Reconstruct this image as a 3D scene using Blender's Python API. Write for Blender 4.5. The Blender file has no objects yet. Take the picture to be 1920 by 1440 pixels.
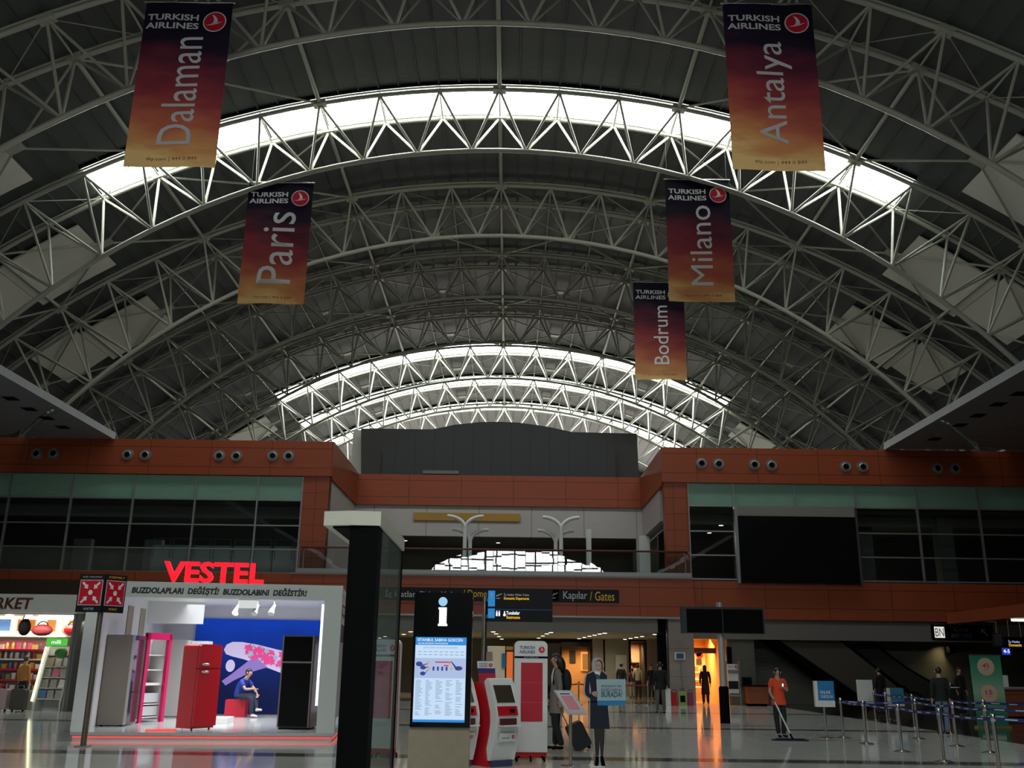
import bpy, bmesh, math, random
from math import sin, cos, pi, radians as R, sqrt, atan2
from mathutils import Vector, Matrix, Euler
random.seed(7)
C = bpy.context.scene.collection
SC = bpy.context.scene
# ------------------------------------------------------------------ camera, world, exposure
FPX = 1780.0
PITCH, ROLL = R(16.49), R(0.75)
CAMZ = 1.6
cam = bpy.data.cameras.new('camera'); camo = bpy.data.objects.new('camera', cam); C.objects.link(camo)
cam.sensor_width = 36; cam.lens = 36 * FPX / 1920; cam.clip_end = 400
FW = Vector((0, cos(PITCH), sin(PITCH))); UP0 = Vector((0, -sin(PITCH), cos(PITCH))); RT0 = Vector((1, 0, 0))
RT = RT0 * cos(ROLL) + UP0 * sin(ROLL); UP = -RT0 * sin(ROLL) + UP0 * cos(ROLL)
camo.matrix_world = Matrix(((RT.x, UP.x, -FW.x, 0), (RT.y, UP.y, -FW.y, 0), (RT.z, UP.z, -FW.z, CAMZ), (0, 0, 0, 1)))
SC.camera = camo
w = bpy.data.worlds.new('world'); SC.world = w; w.use_nodes = True
w.node_tree.nodes['Background'].inputs[0].default_value = (0.8, 0.9, 1, 1)
w.node_tree.nodes['Background'].inputs[1].default_value = 0.02
SC.view_settings.view_transform = 'Standard'; SC.view_settings.look = 'None'
SC.view_settings.exposure = 0.0; SC.view_settings.gamma = 1
SC.cycles.max_bounces = 7; SC.cycles.diffuse_bounces = 3; SC.cycles.glossy_bounces = 4
SC.cycles.transparent_max_bounces = 12; SC.cycles.sample_clamp_indirect = 4
SC.cycles.caustics_reflective = False; SC.cycles.caustics_refractive = False
SKY_L = 12.0          # radiance of the overcast sky seen through the skylight glazing
GABLE_L = 10.5       # the same sky through the arched end window behind the camera

def at(px, py, Y):                       # the point at depth Y that a photo pixel looks at
    d = FW + RT * ((px - 960) / FPX) + UP * ((720 - py) / FPX)
    return Vector((0, 0, CAMZ)) + d * (Y / d.y)
def ground(px, py, Z=0.0):
    d = FW + RT * ((px - 960) / FPX) + UP * ((720 - py) / FPX)
    return Vector((0, 0, CAMZ)) + d * ((Z - CAMZ) / d.z)

def lin(c):
    return tuple((x / 255 / 12.92 if x / 255 <= .04045 else ((x / 255 + .055) / 1.055) ** 2.4) for x in c)
# ------------------------------------------------------------------ materials
def mat(name, col, rough=.5, metal=0.0, emit=None, es=0.0, noise=0.0, nscale=8.0, spec=.5, alpha=None):
    m = bpy.data.materials.new(name); m.use_nodes = True
    nt = m.node_tree; b = nt.nodes['Principled BSDF']
    b.inputs['Base Color'].default_value = (*col, 1); b.inputs['Roughness'].default_value = rough
    b.inputs['Metallic'].default_value = metal
    b.inputs['Specular IOR Level'].default_value = spec
    if emit: b.inputs['Emission Color'].default_value = (*emit, 1); b.inputs['Emission Strength'].default_value = es
    if noise:
        tc = nt.nodes.new('ShaderNodeTexCoord'); n = nt.nodes.new('ShaderNodeTexNoise'); n.inputs['Scale'].default_value = nscale
        n.inputs['Detail'].default_value = 4
        mx = nt.nodes.new('ShaderNodeMix'); mx.data_type = 'RGBA'
        mx.inputs['A'].default_value = (*[c * (1 - noise) for c in col], 1); mx.inputs['B'].default_value = (*[min(1, c * (1 + noise)) for c in col], 1)
        nt.links.new(tc.outputs['Object'], n.inputs['Vector']); nt.links.new(n.outputs['Fac'], mx.inputs['Factor'])
        nt.links.new(mx.outputs['Result'], b.inputs['Base Color'])
    return m
def math_node(nt, op, a, b=None, c=None):
    n = nt.nodes.new('ShaderNodeMath'); n.operation = op
    for i, v in enumerate((a, b, c)):
        if v is None: continue
        if isinstance(v, (int, float)): n.inputs[i].default_value = v
        else: nt.links.new(v, n.inputs[i])
    return n.outputs[0]
def grid_mat(name, col, line, px=None, py=None, pz=None, ox=0, oy=0, oz=0, lw=.025, rough=.45, noise=.12, nscale=(1, 1, 1), spec=.4):
    """panel cladding: joints where the world position crosses a grid"""
    m = mat(name, col, rough, spec=spec); nt = m.node_tree; b = nt.nodes['Principled BSDF']
    g = nt.nodes.new('ShaderNodeNewGeometry'); s = nt.nodes.new('ShaderNodeSeparateXYZ'); nt.links.new(g.outputs['Position'], s.inputs[0])
    acc = None
    for ax, p, o in ((0, px, ox), (1, py, oy), (2, pz, oz)):
        if not p: continue
        d = math_node(nt, 'PINGPONG', math_node(nt, 'SUBTRACT', s.outputs[ax], o), p / 2)
        l = math_node(nt, 'LESS_THAN', d, lw / 2)
        acc = l if acc is None else math_node(nt, 'MAXIMUM', acc, l)
    n = nt.nodes.new('ShaderNodeTexNoise'); n.inputs['Scale'].default_value = 1; n.inputs['Detail'].default_value = 5
    vm = nt.nodes.new('ShaderNodeVectorMath'); vm.operation = 'MULTIPLY'; vm.inputs[1].default_value = nscale
    nt.links.new(g.outputs['Position'], vm.inputs[0]); nt.links.new(vm.outputs[0], n.inputs['Vector'])
    mx = nt.nodes.new('ShaderNodeMix'); mx.data_type = 'RGBA'
    mx.inputs['A'].default_value = (*[c * (1 - noise) for c in col], 1); mx.inputs['B'].default_value = (*[min(1, c * (1 + noise)) for c in col], 1)
    nt.links.new(n.outputs['Fac'], mx.inputs['Factor'])
    m2 = nt.nodes.new('ShaderNodeMix'); m2.data_type = 'RGBA'; m2.inputs['B'].default_value = (*line, 1)
    nt.links.new(acc, m2.inputs['Factor']); nt.links.new(mx.outputs['Result'], m2.inputs['A']); nt.links.new(m2.outputs['Result'], b.inputs['Base Color'])
    return m
def glass_mat(name, tint=(.85, .95, .92), rough=.0, ior=1.5, coat=1.7, veil=0.0, veilcol=(.5, .6, .55)):
    """thin architectural glass: clear in transmission, mirror by Fresnel; veil = share of pale diffuse mixed in"""
    m = bpy.data.materials.new(name); m.use_nodes = True; nt = m.node_tree
    for n in list(nt.nodes): nt.nodes.remove(n)
    o = nt.nodes.new('ShaderNodeOutputMaterial'); f = nt.nodes.new('ShaderNodeFresnel'); f.inputs[0].default_value = ior
    t = nt.nodes.new('ShaderNodeBsdfTransparent'); t.inputs[0].default_value = (*tint, 1)
    g = nt.nodes.new('ShaderNodeBsdfGlossy'); g.inputs['Roughness'].default_value = rough
    fac = math_node(nt, 'MINIMUM', math_node(nt, 'MULTIPLY', f.outputs[0], coat), 1.0) if ior > 1.1 else math_node(nt, 'MINIMUM', math_node(nt, 'MULTIPLY', f.outputs[0], .5), .05)
    mx = nt.nodes.new('ShaderNodeMixShader'); nt.links.new(fac, mx.inputs[0]); nt.links.new(t.outputs[0], mx.inputs[1]); nt.links.new(g.outputs[0], mx.inputs[2])
    out = mx.outputs[0]
    if veil:
        d = nt.nodes.new('ShaderNodeBsdfDiffuse'); d.inputs[0].default_value = (*veilcol, 1)
        m2 = nt.nodes.new('ShaderNodeMixShader'); m2.inputs[0].default_value = veil
        nt.links.new(out, m2.inputs[1]); nt.links.new(d.outputs[0], m2.inputs[2]); out = m2.outputs[0]
    nt.links.new(out, o.inputs[0]); return m
def emis(name, col, s, base=(.02, .02, .02)):
    return mat(name, base, .5, emit=col, es=s)
M = {}
WOOD = (.31, .066, .0235)
M['wood'] = grid_mat('orange_cladding', WOOD, (.10, .03, .014), px=2.87, ox=-8.45, pz=.93, oz=10.37, lw=.03, noise=.10, nscale=(.8, .8, 9), rough=.38, spec=.35)
M['wood_low'] = grid_mat('orange_cladding_low', WOOD, (.10, .03, .014), px=2.87, ox=-8.45, pz=.84, oz=5.05, lw=.03, noise=.10, nscale=(.8, .8, 9), rough=.38, spec=.35)
M['wood_pier'] = grid_mat('orange_cladding_pier', WOOD, (.10, .03, .014), px=.62, ox=-8.5, pz=.75, oz=5.45, lw=.025, noise=.10, nscale=(.8, .8, 9), rough=.38, spec=.35)
M['wood_side'] = grid_mat('orange_cladding_return', WOOD, (.10, .03, .014), py=2.87, oy=44, pz=.93, oz=10.37, lw=.03, noise=.10, nscale=(.8, .8, 9), rough=.38, spec=.35)
M['greypanel'] = grid_mat('grey_wall_panels', (.48, .44, .42), (.16, .15, .15), px=2.87, ox=-8.45 + 1.0, lw=.03, noise=.05, rough=.55)
M['greyband'] = mat('grey_band', (.23, .21, .195), .6, noise=.06, nscale=2)
M['darkwall'] = grid_mat('dark_slate_wall', (.055, .062, .062), (.03, .033, .033), px=1.15, lw=.03, noise=.06, rough=.6)
M['darkwall2'] = mat('dark_olive_wall', (.052, .052, .044), .6)
M['deck'] = mat('roof_deck', (.085, .094, .092), .55, noise=.12, nscale=.6)
M['steel'] = mat('painted_steel', (.42, .42, .345), .38, noise=.06, nscale=3)
M['acoustic'] = mat('acoustic_panel', (.80, .78, .69), .8, noise=.04, nscale=2)
M['soffit'] = grid_mat('grey_soffit', (.20, .205, .22), (.14, .145, .155), py=1.6, lw=.03, noise=.06, rough=.5)
M['teal'] = mat('teal_spandrel_glass', (.20, .35, .27), .25, noise=.08, nscale=1.5)
M['alu'] = mat('grey_aluminium', (.30, .31, .30), .4, .6)
M['chrome'] = mat('brushed_steel', (.62, .60, .57), .22, 1.0)
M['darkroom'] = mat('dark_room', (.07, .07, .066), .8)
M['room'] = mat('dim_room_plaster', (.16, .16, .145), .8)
M['glass'] = glass_mat('clear_glass', (.66, .74, .72))
M['balglass'] = glass_mat('balustrade_glass', (.80, .86, .84), coat=3.2)
M['frost'] = mat('frosted_glass', (.52, .62, .60), .35)
M['black'] = mat('black_gloss', (.006, .006, .007), .12, spec=.35)
M['blackmat'] = mat('black_matt', (.004, .004, .0045), .75, spec=.05)
M['white'] = mat('white_paint', (.74, .75, .73), .4)
M['whitegloss'] = mat('white_gloss', (.78, .79, .78), .18)
M['red'] = mat('red_gloss', (.55, .012, .022), .2)
M['redmat'] = mat('red_panel', (.52, .012, .035), .4)
M['stone'] = grid_mat('stone_pier', (.34, .29, .27), (.2, .18, .17), pz=1.2, lw=.02, noise=.12, nscale=(2, 2, 2), rough=.5)
M['skin'] = mat('skin', (.52, .29, .20), .55)
M['hairdark'] = mat('dark_hair', (.012, .009, .008), .45)
M['handrail'] = mat('brown_handrail', (.10, .022, .014), .4)
def lettermat(name, c, e=0.0):
    return mat(name, c, .5, emit=c, es=e) if e else mat(name, c, .5)
M['letter_white'] = mat('white_lettering', (.75, .76, .76), .5)
M['letter_grey'] = mat('grey_lettering', (.55, .56, .57), .5)
M['letter_yellow'] = mat('yellow_lettering', (.75, .47, .04), .5)
M['letter_navy'] = mat('navy_lettering', (.015, .025, .11), .5)
M['letter_black'] = mat('black_lettering', (.01, .01, .01), .5)
M['letter_red'] = mat('red_lettering', (.6, .02, .03), .5)
M['logo_red'] = mat('logo_red', (.62, .01, .03), .35)
M['signdark'] = mat('dark_sign_panel', (.011, .013, .015), .5, spec=.2)
M['signblue'] = mat('blue_sign', (.02, .19, .48), .4)

# ------------------------------------------------------------------ mesh builder
class MB:
    def __init__(s): s.v = []; s.f = []; s.sm = []; s.mi = []; s.m = 0
    def add(s, vs, fs, smooth=False):
        b = len(s.v); s.v += [tuple(x) for x in vs]
        for f in fs: s.f.append(tuple(b + i for i in f)); s.sm.append(smooth); s.mi.append(s.m)
        return s
    def box(s, c, d, rz=0, bev=0):
        x, y, z = d[0] / 2, d[1] / 2, d[2] / 2
        if bev:
            b = min(bev, x * .9, y * .9, z * .9)
            o = [(-x + b, -z), (x - b, -z), (x, -z + b), (x, z - b), (x - b, z), (-x + b, z), (-x, z - b), (-x, -z + b)]
            return s.prism([(p[0] + 0, p[1] + 0) for p in o], -y, y, c, rz)
        vs = [(a, b_, e) for a in (-x, x) for b_ in (-y, y) for e in (-z, z)]
        vs = [Matrix.Rotation(rz, 3, 'Z') @ Vector(p) + Vector(c) for p in vs]
        return s.add(vs, [(0, 1, 3, 2), (4, 6, 7, 5), (0, 4, 5, 1), (2, 3, 7, 6), (0, 2, 6, 4), (1, 5, 7, 3)])
    def b2(s, lo, hi):
        return s.box([(a + b) / 2 for a, b in zip(lo, hi)], [abs(b - a) for a, b in zip(lo, hi)])
    def prism(s, o, y0, y1, c=(0, 0, 0), rz=0):
        """outline o in (x, z), extruded from y0 to y1"""
        n = len(o); rm = Matrix.Rotation(rz, 3, 'Z')
        vs = [rm @ Vector((p[0], y0, p[1])) + Vector(c) for p in o] + [rm @ Vector((p[0], y1, p[1])) + Vector(c) for p in o]
        fs = [tuple(range(n)), tuple(range(2 * n - 1, n - 1, -1))] + [(i, i + n, (i + 1) % n + n, (i + 1) % n) for i in range(n)]
        return s.add(vs, fs)
    def prismx(s, o, x0, x1):
        """outline o in (y, z), extruded along x"""
        n = len(o)
        vs = [(x0, p[0], p[1]) for p in o] + [(x1, p[0], p[1]) for p in o]
        return s.add(vs, [tuple(range(n)), tuple(range(2 * n - 1, n - 1, -1))] + [(i, i + n, (i + 1) % n + n, (i + 1) % n) for i in range(n)])
    def prismz(s, o, z0, z1):
        n = len(o)
        vs = [(p[0], p[1], z0) for p in o] + [(p[0], p[1], z1) for p in o]
        return s.add(vs, [tuple(range(n - 1, -1, -1)), tuple(range(n, 2 * n))] + [(i, (i + 1) % n, (i + 1) % n + n, i + n) for i in range(n)])
    def tube(s, pts, r, n=8, cap=True):
        pts = [Vector(p) for p in pts]; rs = r if isinstance(r, (list, tuple)) else [r] * len(pts)
        rings = []; prev = None
        for i, p in enumerate(pts):
            t = (pts[min(i + 1, len(pts) - 1)] - pts[max(i - 1, 0)]).normalized()
            if prev is None:
                a = Vector((0, 0, 1)) if abs(t.z) < .9 else Vector((1, 0, 0)); u = t.cross(a).normalized()
            else: u = (prev - t * prev.dot(t)).normalized()
            prev = u; v_ = t.cross(u)
            rings.append([p + (u * cos(2 * pi * k / n) + v_ * sin(2 * pi * k / n)) * rs[i] for k in range(n)])
        vs = [q for g in rings for q in g]; fs = []
        for i in range(len(pts) - 1):
            for k in range(n): fs.append((i * n + k, i * n + (k + 1) % n, (i + 1) * n + (k + 1) % n, (i + 1) * n + k))
        s.add(vs, fs, True)
        if cap:
            s.add(rings[0][::-1], [tuple(range(n))]); s.add(rings[-1], [tuple(range(n))])
        return s
    def lathe(s, prof, c=(0, 0, 0), n=20, axis='z'):
        vs = []; fs = []
        for r, h in prof:
            for k in range(n):
                a = 2 * pi * k / n; x, y = r * cos(a), r * sin(a)
                vs.append(Vector(c) + (Vector((x, y, h)) if axis == 'z' else Vector((x, h, y)) if axis == 'y' else Vector((h, x, y))))
        m = len(prof)
        for i in range(m - 1):
            for k in range(n): fs.append((i * n + k, i * n + (k + 1) % n, (i + 1) * n + (k + 1) % n, (i + 1) * n + k))
        fs.append(tuple(range(n - 1, -1, -1))); fs.append(tuple((m - 1) * n + k for k in range(n)))
        return s.add(vs, fs, True)
    def ell(s, c, r, n=12, m=8, keep=None):
        vs = []; fs = []
        for i in range(m + 1):
            t = pi * i / m
            for k in range(n):
                a = 2 * pi * k / n; vs.append((c[0] + r[0] * sin(t) * cos(a), c[1] + r[1] * sin(t) * sin(a), c[2] + r[2] * cos(t)))
        for i in range(m):
            for k in range(n):
                q = (i * n + k, i * n + (k + 1) % n, (i + 1) * n + (k + 1) % n, (i + 1) * n + k)
                if keep:
                    cc = [sum(vs[j][d] for j in q) / 4 - c[d] for d in range(3)]
                    if not keep(*cc): continue
                fs.append(q)
        return s.add(vs, fs, True)
    def quad(s, a, b, c, d): return s.add([a, b, c, d], [(0, 1, 2, 3)])
    def build(s, name, m, parent=None, org=None, **props):
        """one mesh object; vertices are in world space and the origin is org (or the parent's place), or local when org is False"""
        o_ = Vector((0, 0, 0))
        if org is not None and org is not False: o_ = Vector(org)
        elif parent is not None and org is None: o_ = Vector(parent.get('_o', (0, 0, 0)))
        me = bpy.data.meshes.new(name); me.from_pydata([tuple(Vector(p) - o_) for p in s.v], [], s.f)
        me.polygons.foreach_set('use_smooth', s.sm); me.polygons.foreach_set('material_index', s.mi)
        for x in (m if isinstance(m, (list, tuple)) else [m]): me.materials.append(M[x] if isinstance(x, str) else x)
        bm = bmesh.new(); bm.from_mesh(me); bmesh.ops.recalc_face_normals(bm, faces=bm.faces); bm.to_mesh(me); bm.free()
        if any(s.sm): me.set_sharp_from_angle(angle=R(50))
        ob = bpy.data.objects.new(name, me); C.objects.link(ob)
        if parent is not None: ob.parent = parent
        else: ob.location = o_
        if parent is not None and '_o' in parent: ob['_o'] = parent['_o']
        for k, v in props.items(): ob[k] = v
        return ob
def thing(name, label, cat, loc=(0, 0, 0), rz=0, group=None, local=False):
    o = bpy.data.objects.new(name, None); C.objects.link(o); o.location = loc; o.rotation_euler = (0, 0, rz)
    o.empty_display_size = .1
    o['label'] = label; o['category'] = cat
    if group: o['group'] = group
    o['_o'] = [0, 0, 0] if local else list(loc)
    return o
def tag(o, label, cat, group=None):
    o['label'] = label; o['category'] = cat
    if group: o['group'] = group
    return o
def struct(name, loc=(0, 0, 0)):
    o = bpy.data.objects.new(name, None); C.objects.link(o); o.location = loc; o['kind'] = 'structure'; o['_o'] = list(loc); return o
FONT_CACHE = {}
def text_mesh(s, size=1, ext=.004, bold=0.0, shear=0.0, cw=1.0, align='CENTER', space=1.0):
    """lettering in the local x-z plane facing -y, its middle at the origin; returns (verts, faces)"""
    key = (s, size, ext, bold, shear, cw, align, space)
    if key in FONT_CACHE: return FONT_CACHE[key]
    cu = bpy.data.curves.new('lettering', 'FONT'); cu.body = s; cu.size = size; cu.extrude = ext; cu.offset = bold; cu.shear = shear
    cu.align_x = align; cu.align_y = 'CENTER'; cu.space_character = space; cu.resolution_u = 3
    ob = bpy.data.objects.new('lettering', cu); C.objects.link(ob)
    bpy.context.view_layer.update(); dg = bpy.context.evaluated_depsgraph_get()
    me = bpy.data.meshes.new_from_object(ob.evaluated_get(dg))
    vs = [Vector((v.co.x * cw, -v.co.z, v.co.y)) for v in me.vertices]; fs = [tuple(p.vertices) for p in me.polygons]
    bpy.data.objects.remove(ob); bpy.data.curves.remove(cu); bpy.data.meshes.remove(me)
    FONT_CACHE[key] = (vs, fs); return vs, fs
def put_text(mb, s, c, size, ext=.004, bold=0.0, shear=0.0, cw=1.0, align='CENTER', rz=0, roll=0, fit=None, fitz=None, tilt=0, space=1.0):
    """fit: stretch to this width; fitz: to this height; roll: turn in the sign's plane; tilt: lean back"""
    vs, fs = text_mesh(s, size, ext, bold, shear, cw, align, space)
    xs = [v.x for v in vs]; zs = [v.z for v in vs]
    kx = fit / (max(xs) - min(xs)) if fit else 1; kz = fitz / (max(zs) - min(zs)) if fitz else (kx if fit else 1)
    mx = (max(xs) + min(xs)) / 2 if align == 'CENTER' else min(xs); mz = (max(zs) + min(zs)) / 2
    rm = Matrix.Rotation(rz, 3, 'Z') @ Matrix.Rotation(tilt, 3, 'X') @ Matrix.Rotation(roll, 3, 'Y')
    mb.add([rm @ Vector(((v.x - mx) * kx, v.y, (v.z - mz) * kz)) + Vector(c) for v in vs], fs); return mb
def line_tube(name, a, b, r, m, parent, n=7):
    return MB().tube([a, b], r, n).build(name, m, parent)
ORD = ['first', 'second', 'third', 'fourth', 'fifth', 'sixth', 'seventh', 'eighth', 'ninth', 'tenth', 'eleventh', 'twelfth']
# ------------------------------------------------------------------ floor
def floor_mat():
    m = mat('polished_floor', (.5, .5, .46), .08, spec=.28); nt = m.node_tree; b = nt.nodes['Principled BSDF']
    g = nt.nodes.new('ShaderNodeNewGeometry'); s = nt.nodes.new('ShaderNodeSeparateXYZ'); nt.links.new(g.outputs['Position'], s.inputs[0])
    X, Y = s.outputs[0], s.outputs[1]
    tri = math_node(nt, 'PINGPONG', math_node(nt, 'SUBTRACT', Y, 18.3), 9.15 / 2)
    strip = math_node(nt, 'LESS_THAN', tri, .36)
    core = math_node(nt, 'LESS_THAN', tri, .07)
    jx = math_node(nt, 'LESS_THAN', math_node(nt, 'PINGPONG', X, .3), .004)
    jy = math_node(nt, 'LESS_THAN', math_node(nt, 'PINGPONG', math_node(nt, 'SUBTRACT', Y, 18.3), .3), .004)
    joint = math_node(nt, 'MAXIMUM', jx, jy)
    dark = math_node(nt, 'MULTIPLY', math_node(nt, 'GREATER_THAN', X, 11.85), math_node(nt, 'GREATER_THAN', math_node(nt, 'SUBTRACT', math_node(nt, 'MULTIPLY', X, 1.0), 0), 11.85))
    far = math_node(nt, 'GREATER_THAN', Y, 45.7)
    n = nt.nodes.new('ShaderNodeTexNoise'); n.inputs['Scale'].default_value = 1.3; n.inputs['Detail'].default_value = 6
    nt.links.new(g.outputs['Position'], n.inputs['Vector'])
    def mix(f, a, bcol):
        q = nt.nodes.new('ShaderNodeMix'); q.data_type = 'RGBA'
        if isinstance(f, (int, float)): q.inputs['Factor'].default_value = f
        else: nt.links.new(f, q.inputs['Factor'])
        for nm, v in (('A', a), ('B', bcol)):
            if isinstance(v, tuple): q.inputs[nm].default_value = (*v, 1)
            else: nt.links.new(v, q.inputs[nm])
        return q.outputs['Result']
    c = mix(n.outputs['Fac'], (.60, .60, .56), (.70, .70, .66))
    c = mix(math_node(nt, 'MULTIPLY', joint, .25), c, (.12, .12, .11))
    c = mix(math_node(nt, 'MULTIPLY', strip, .85), c, (.11, .108, .09))
    c = mix(core, c, (.03, .03, .028))
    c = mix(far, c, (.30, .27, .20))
    c = mix(dark, c, (.022, .020, .018))
    nt.links.new(c, b.inputs['Base Color'])
    return m
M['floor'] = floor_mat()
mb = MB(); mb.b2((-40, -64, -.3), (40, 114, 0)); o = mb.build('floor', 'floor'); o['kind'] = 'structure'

# ------------------------------------------------------------------ vaulted roof
CX, CZT, RT_, CZB, RB_ = -.75, -12.56, 39.6, -6.15, 30.72
BAY = 9.15
TR = [30.15 + BAY * i for i in range(8)]            # truss centres along the hall
LIT = {39.3, 75.9, 85.05, 94.2}
BEHIND = [-6.45, -15.6]                       # unseen skylights added behind the camera to light floor and facade
HALF = 1.18
def top(a, r=RT_, y=0): a = R(a); return Vector((CX + r * sin(a), y, CZT + r * cos(a)))
def botp(a, r=RB_, y=0): a = R(a); return Vector((CX + r * sin(a), y, CZB + r * cos(a)))
def islit(y): return any(abs(y - q) < .1 for q in LIT)
RD = 39.93
ceil = struct('ceiling')
def arc_strip(mb, y0, y1, a0, a1, r=RD, step=2.0, th=.12):
    n = max(1, int(round((a1 - a0) / step)))
    for i in range(n):
        p, q = a0 + (a1 - a0) * i / n, a0 + (a1 - a0) * (i + 1) / n
        mb.quad(top(p, r, y0), top(q, r, y0), top(q, r, y1), top(p, r, y1))
        mb.quad(top(p, r + th, y0), top(p, r + th, y1), top(q, r + th, y1), top(q, r + th, y0))
AL = 28.0
cuts = sorted([(q - 1.34, q + 1.36) for q in list(LIT) + BEHIND])
mb = MB(); ys = [-62]
spans = []
y = -62.0
for a, b in cuts:
    arc_strip(mb, y, a, -64, 64); spans.append((y, a)); arc_strip(mb, a, b, -64, -AL); arc_strip(mb, a, b, AL, 64); y = b
arc_strip(mb, y, 112, -64, 64); spans.append((y, 112))
mb.build('roof_deck', 'deck', ceil)
mb = MB()                                             # pressed ribs of the deck
for i in range(-44, 45):
    a = i * 4 / 3
    for (y0, y1) in ([(20, 112)] if abs(a) > AL + .2 else [(max(20, s0), s1) for s0, s1 in spans if s1 > 20]):
        t = Vector((cos(R(a)), 0, -sin(R(a)))); p0 = top(a, RD, y0); p1 = top(a, RD, y1); d = top(a, RD - .10) - top(a, RD)
        h = .045
        mb.add([p0 - t * h, p0 + t * h, p0 + t * h * .5 + d, p0 - t * h * .5 + d, p1 - t * h, p1 + t * h, p1 + t * h * .5 + d, p1 - t * h * .5 + d],
               [(0, 1, 5, 4), (1, 2, 6, 5), (2, 3, 7, 6), (3, 0, 4, 7), (0, 3, 2, 1), (4, 5, 6, 7)])
mb.build('roof_ribs', 'deck', ceil)
M['skypane'] = emis('skylight_glazing', (.93, 1, .98), SKY_L, (.5, .5, .5))
for wi, q in enumerate(sorted(list(LIT) + BEHIND)):
    wn = struct('window_%d' % (wi + 1), (CX, q, 27.5))
    for i in range(14):
        a0 = -AL + 4 * i
        mb = MB(); arc_strip(mb, q - 1.28, q + 1.30, a0 + .06, a0 + 3.94, RD + .02, 2, .03); mb.build('pane', 'skypane', wn)
    mb = MB()
    for a, b in ((q - 1.40, q - 1.28), (q + 1.30, q + 1.40)):
        for i in range(28):
            p, r2 = -AL + 2 * i, -AL + 2 * i + 2
            c = [top(p, RD - .12, a), top(r2, RD - .12, a), top(r2, RD + .1, a), top(p, RD + .1, a), top(p, RD - .12, b), top(r2, RD - .12, b), top(r2, RD + .1, b), top(p, RD + .1, b)]
            mb.add(c, [(0, 1, 2, 3), (4, 7, 6, 5), (0, 4, 5, 1), (3, 2, 6, 7)])
    for i in range(15):
        a = -AL + 4 * i; mb.tube([top(a, RD - .03, q - 1.33), top(a, RD - .03, q + 1.36)], .035, 5)
    mb.tube([top(-AL + 2 * i, RD - .03, q - 1.05) for i in range(29)], .02, 5)
    mb.build('glazing_frame', 'blackmat', wn)

# ------------------------------------------------------------------ roof trusses and the steel between them
TRL = ['dark roof truss arching along the top edge of the picture', 'brightly lit roof truss under the nearest skylight', 'dark roof truss directly behind the nearest skylight truss', 'second dark roof truss behind the nearest skylight', 'dark roof truss just in front of the three far skylights', 'bright far truss under the first of three distant skylights', 'bright far truss under the middle of three distant skylights', 'bright farthest truss under the last distant skylight']
for ti, q in enumerate(TR):
    t = thing('roof_truss', TRL[ti], 'truss', (CX, q, 24.5), 0, 'arched roof trusses')
    yf, yr = q - HALF, q + HALF
    KT, KB = 12, 11
    for nm, yy in (('top_chord', yf), ('top_chord', yr)):
        MB().tube([top(a, RT_, yy) for a in range(-52, 53, 2)], .105, 8).build(nm, 'steel', t)
    for yy in (yf, yr): MB().tube([top(a, RT_ + .21, yy) for a in range(-52, 53, 2)], .06, 6).build('deck_rib', 'steel', t)
    for k in range(-12, 13, 3):
        for yy in (yf, yr):
            p = top(k * 4, RT_, yy); u = Vector((cos(R(k * 4)), 0, -sin(R(k * 4)))); nn = Vector((sin(R(k * 4)), 0, cos(R(k * 4)))); v = Vector((0, 1, 0))
            vs = [p + u * x + v * y_ + nn * z_ for z_ in (-.13, .09) for x, y_ in ((-.3, -.2), (.3, -.2), (.3, .2), (-.3, .2))]
            MB().add(vs, [(0, 3, 2, 1), (4, 5, 6, 7), (0, 1, 5, 4), (1, 2, 6, 5), (2, 3, 7, 6), (3, 0, 4, 7)]).build('node_plate', 'steel', t)
    MB().tube([botp(a * 2.35, RB_, q) for a in range(-25, 26)], .115, 8).build('bottom_chord', 'steel', t)
    n = 0
    for j in range(-KB, KB):
        b = botp((j + .5) * 4.7, RB_, q)
        for dj in (0, 1):
            for yy in (yf, yr):
                line_tube('web_bar', b, top((j + dj) * 4, RT_, yy), .062, 'steel', t)
    for j in range(-KT, KT + 1): line_tube('cross_bar', top(j * 4, RT_, yf), top(j * 4, RT_, yr), .05, 'steel', t, 6)
    for j in range(-KT, KT):
        a, b = (yf, yr) if j % 2 == 0 else (yr, yf)
        line_tube('lattice_rod', top(j * 4, RT_, a), top(j * 4 + 4, RT_, b), .022, 'steel', t, 5)
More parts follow.
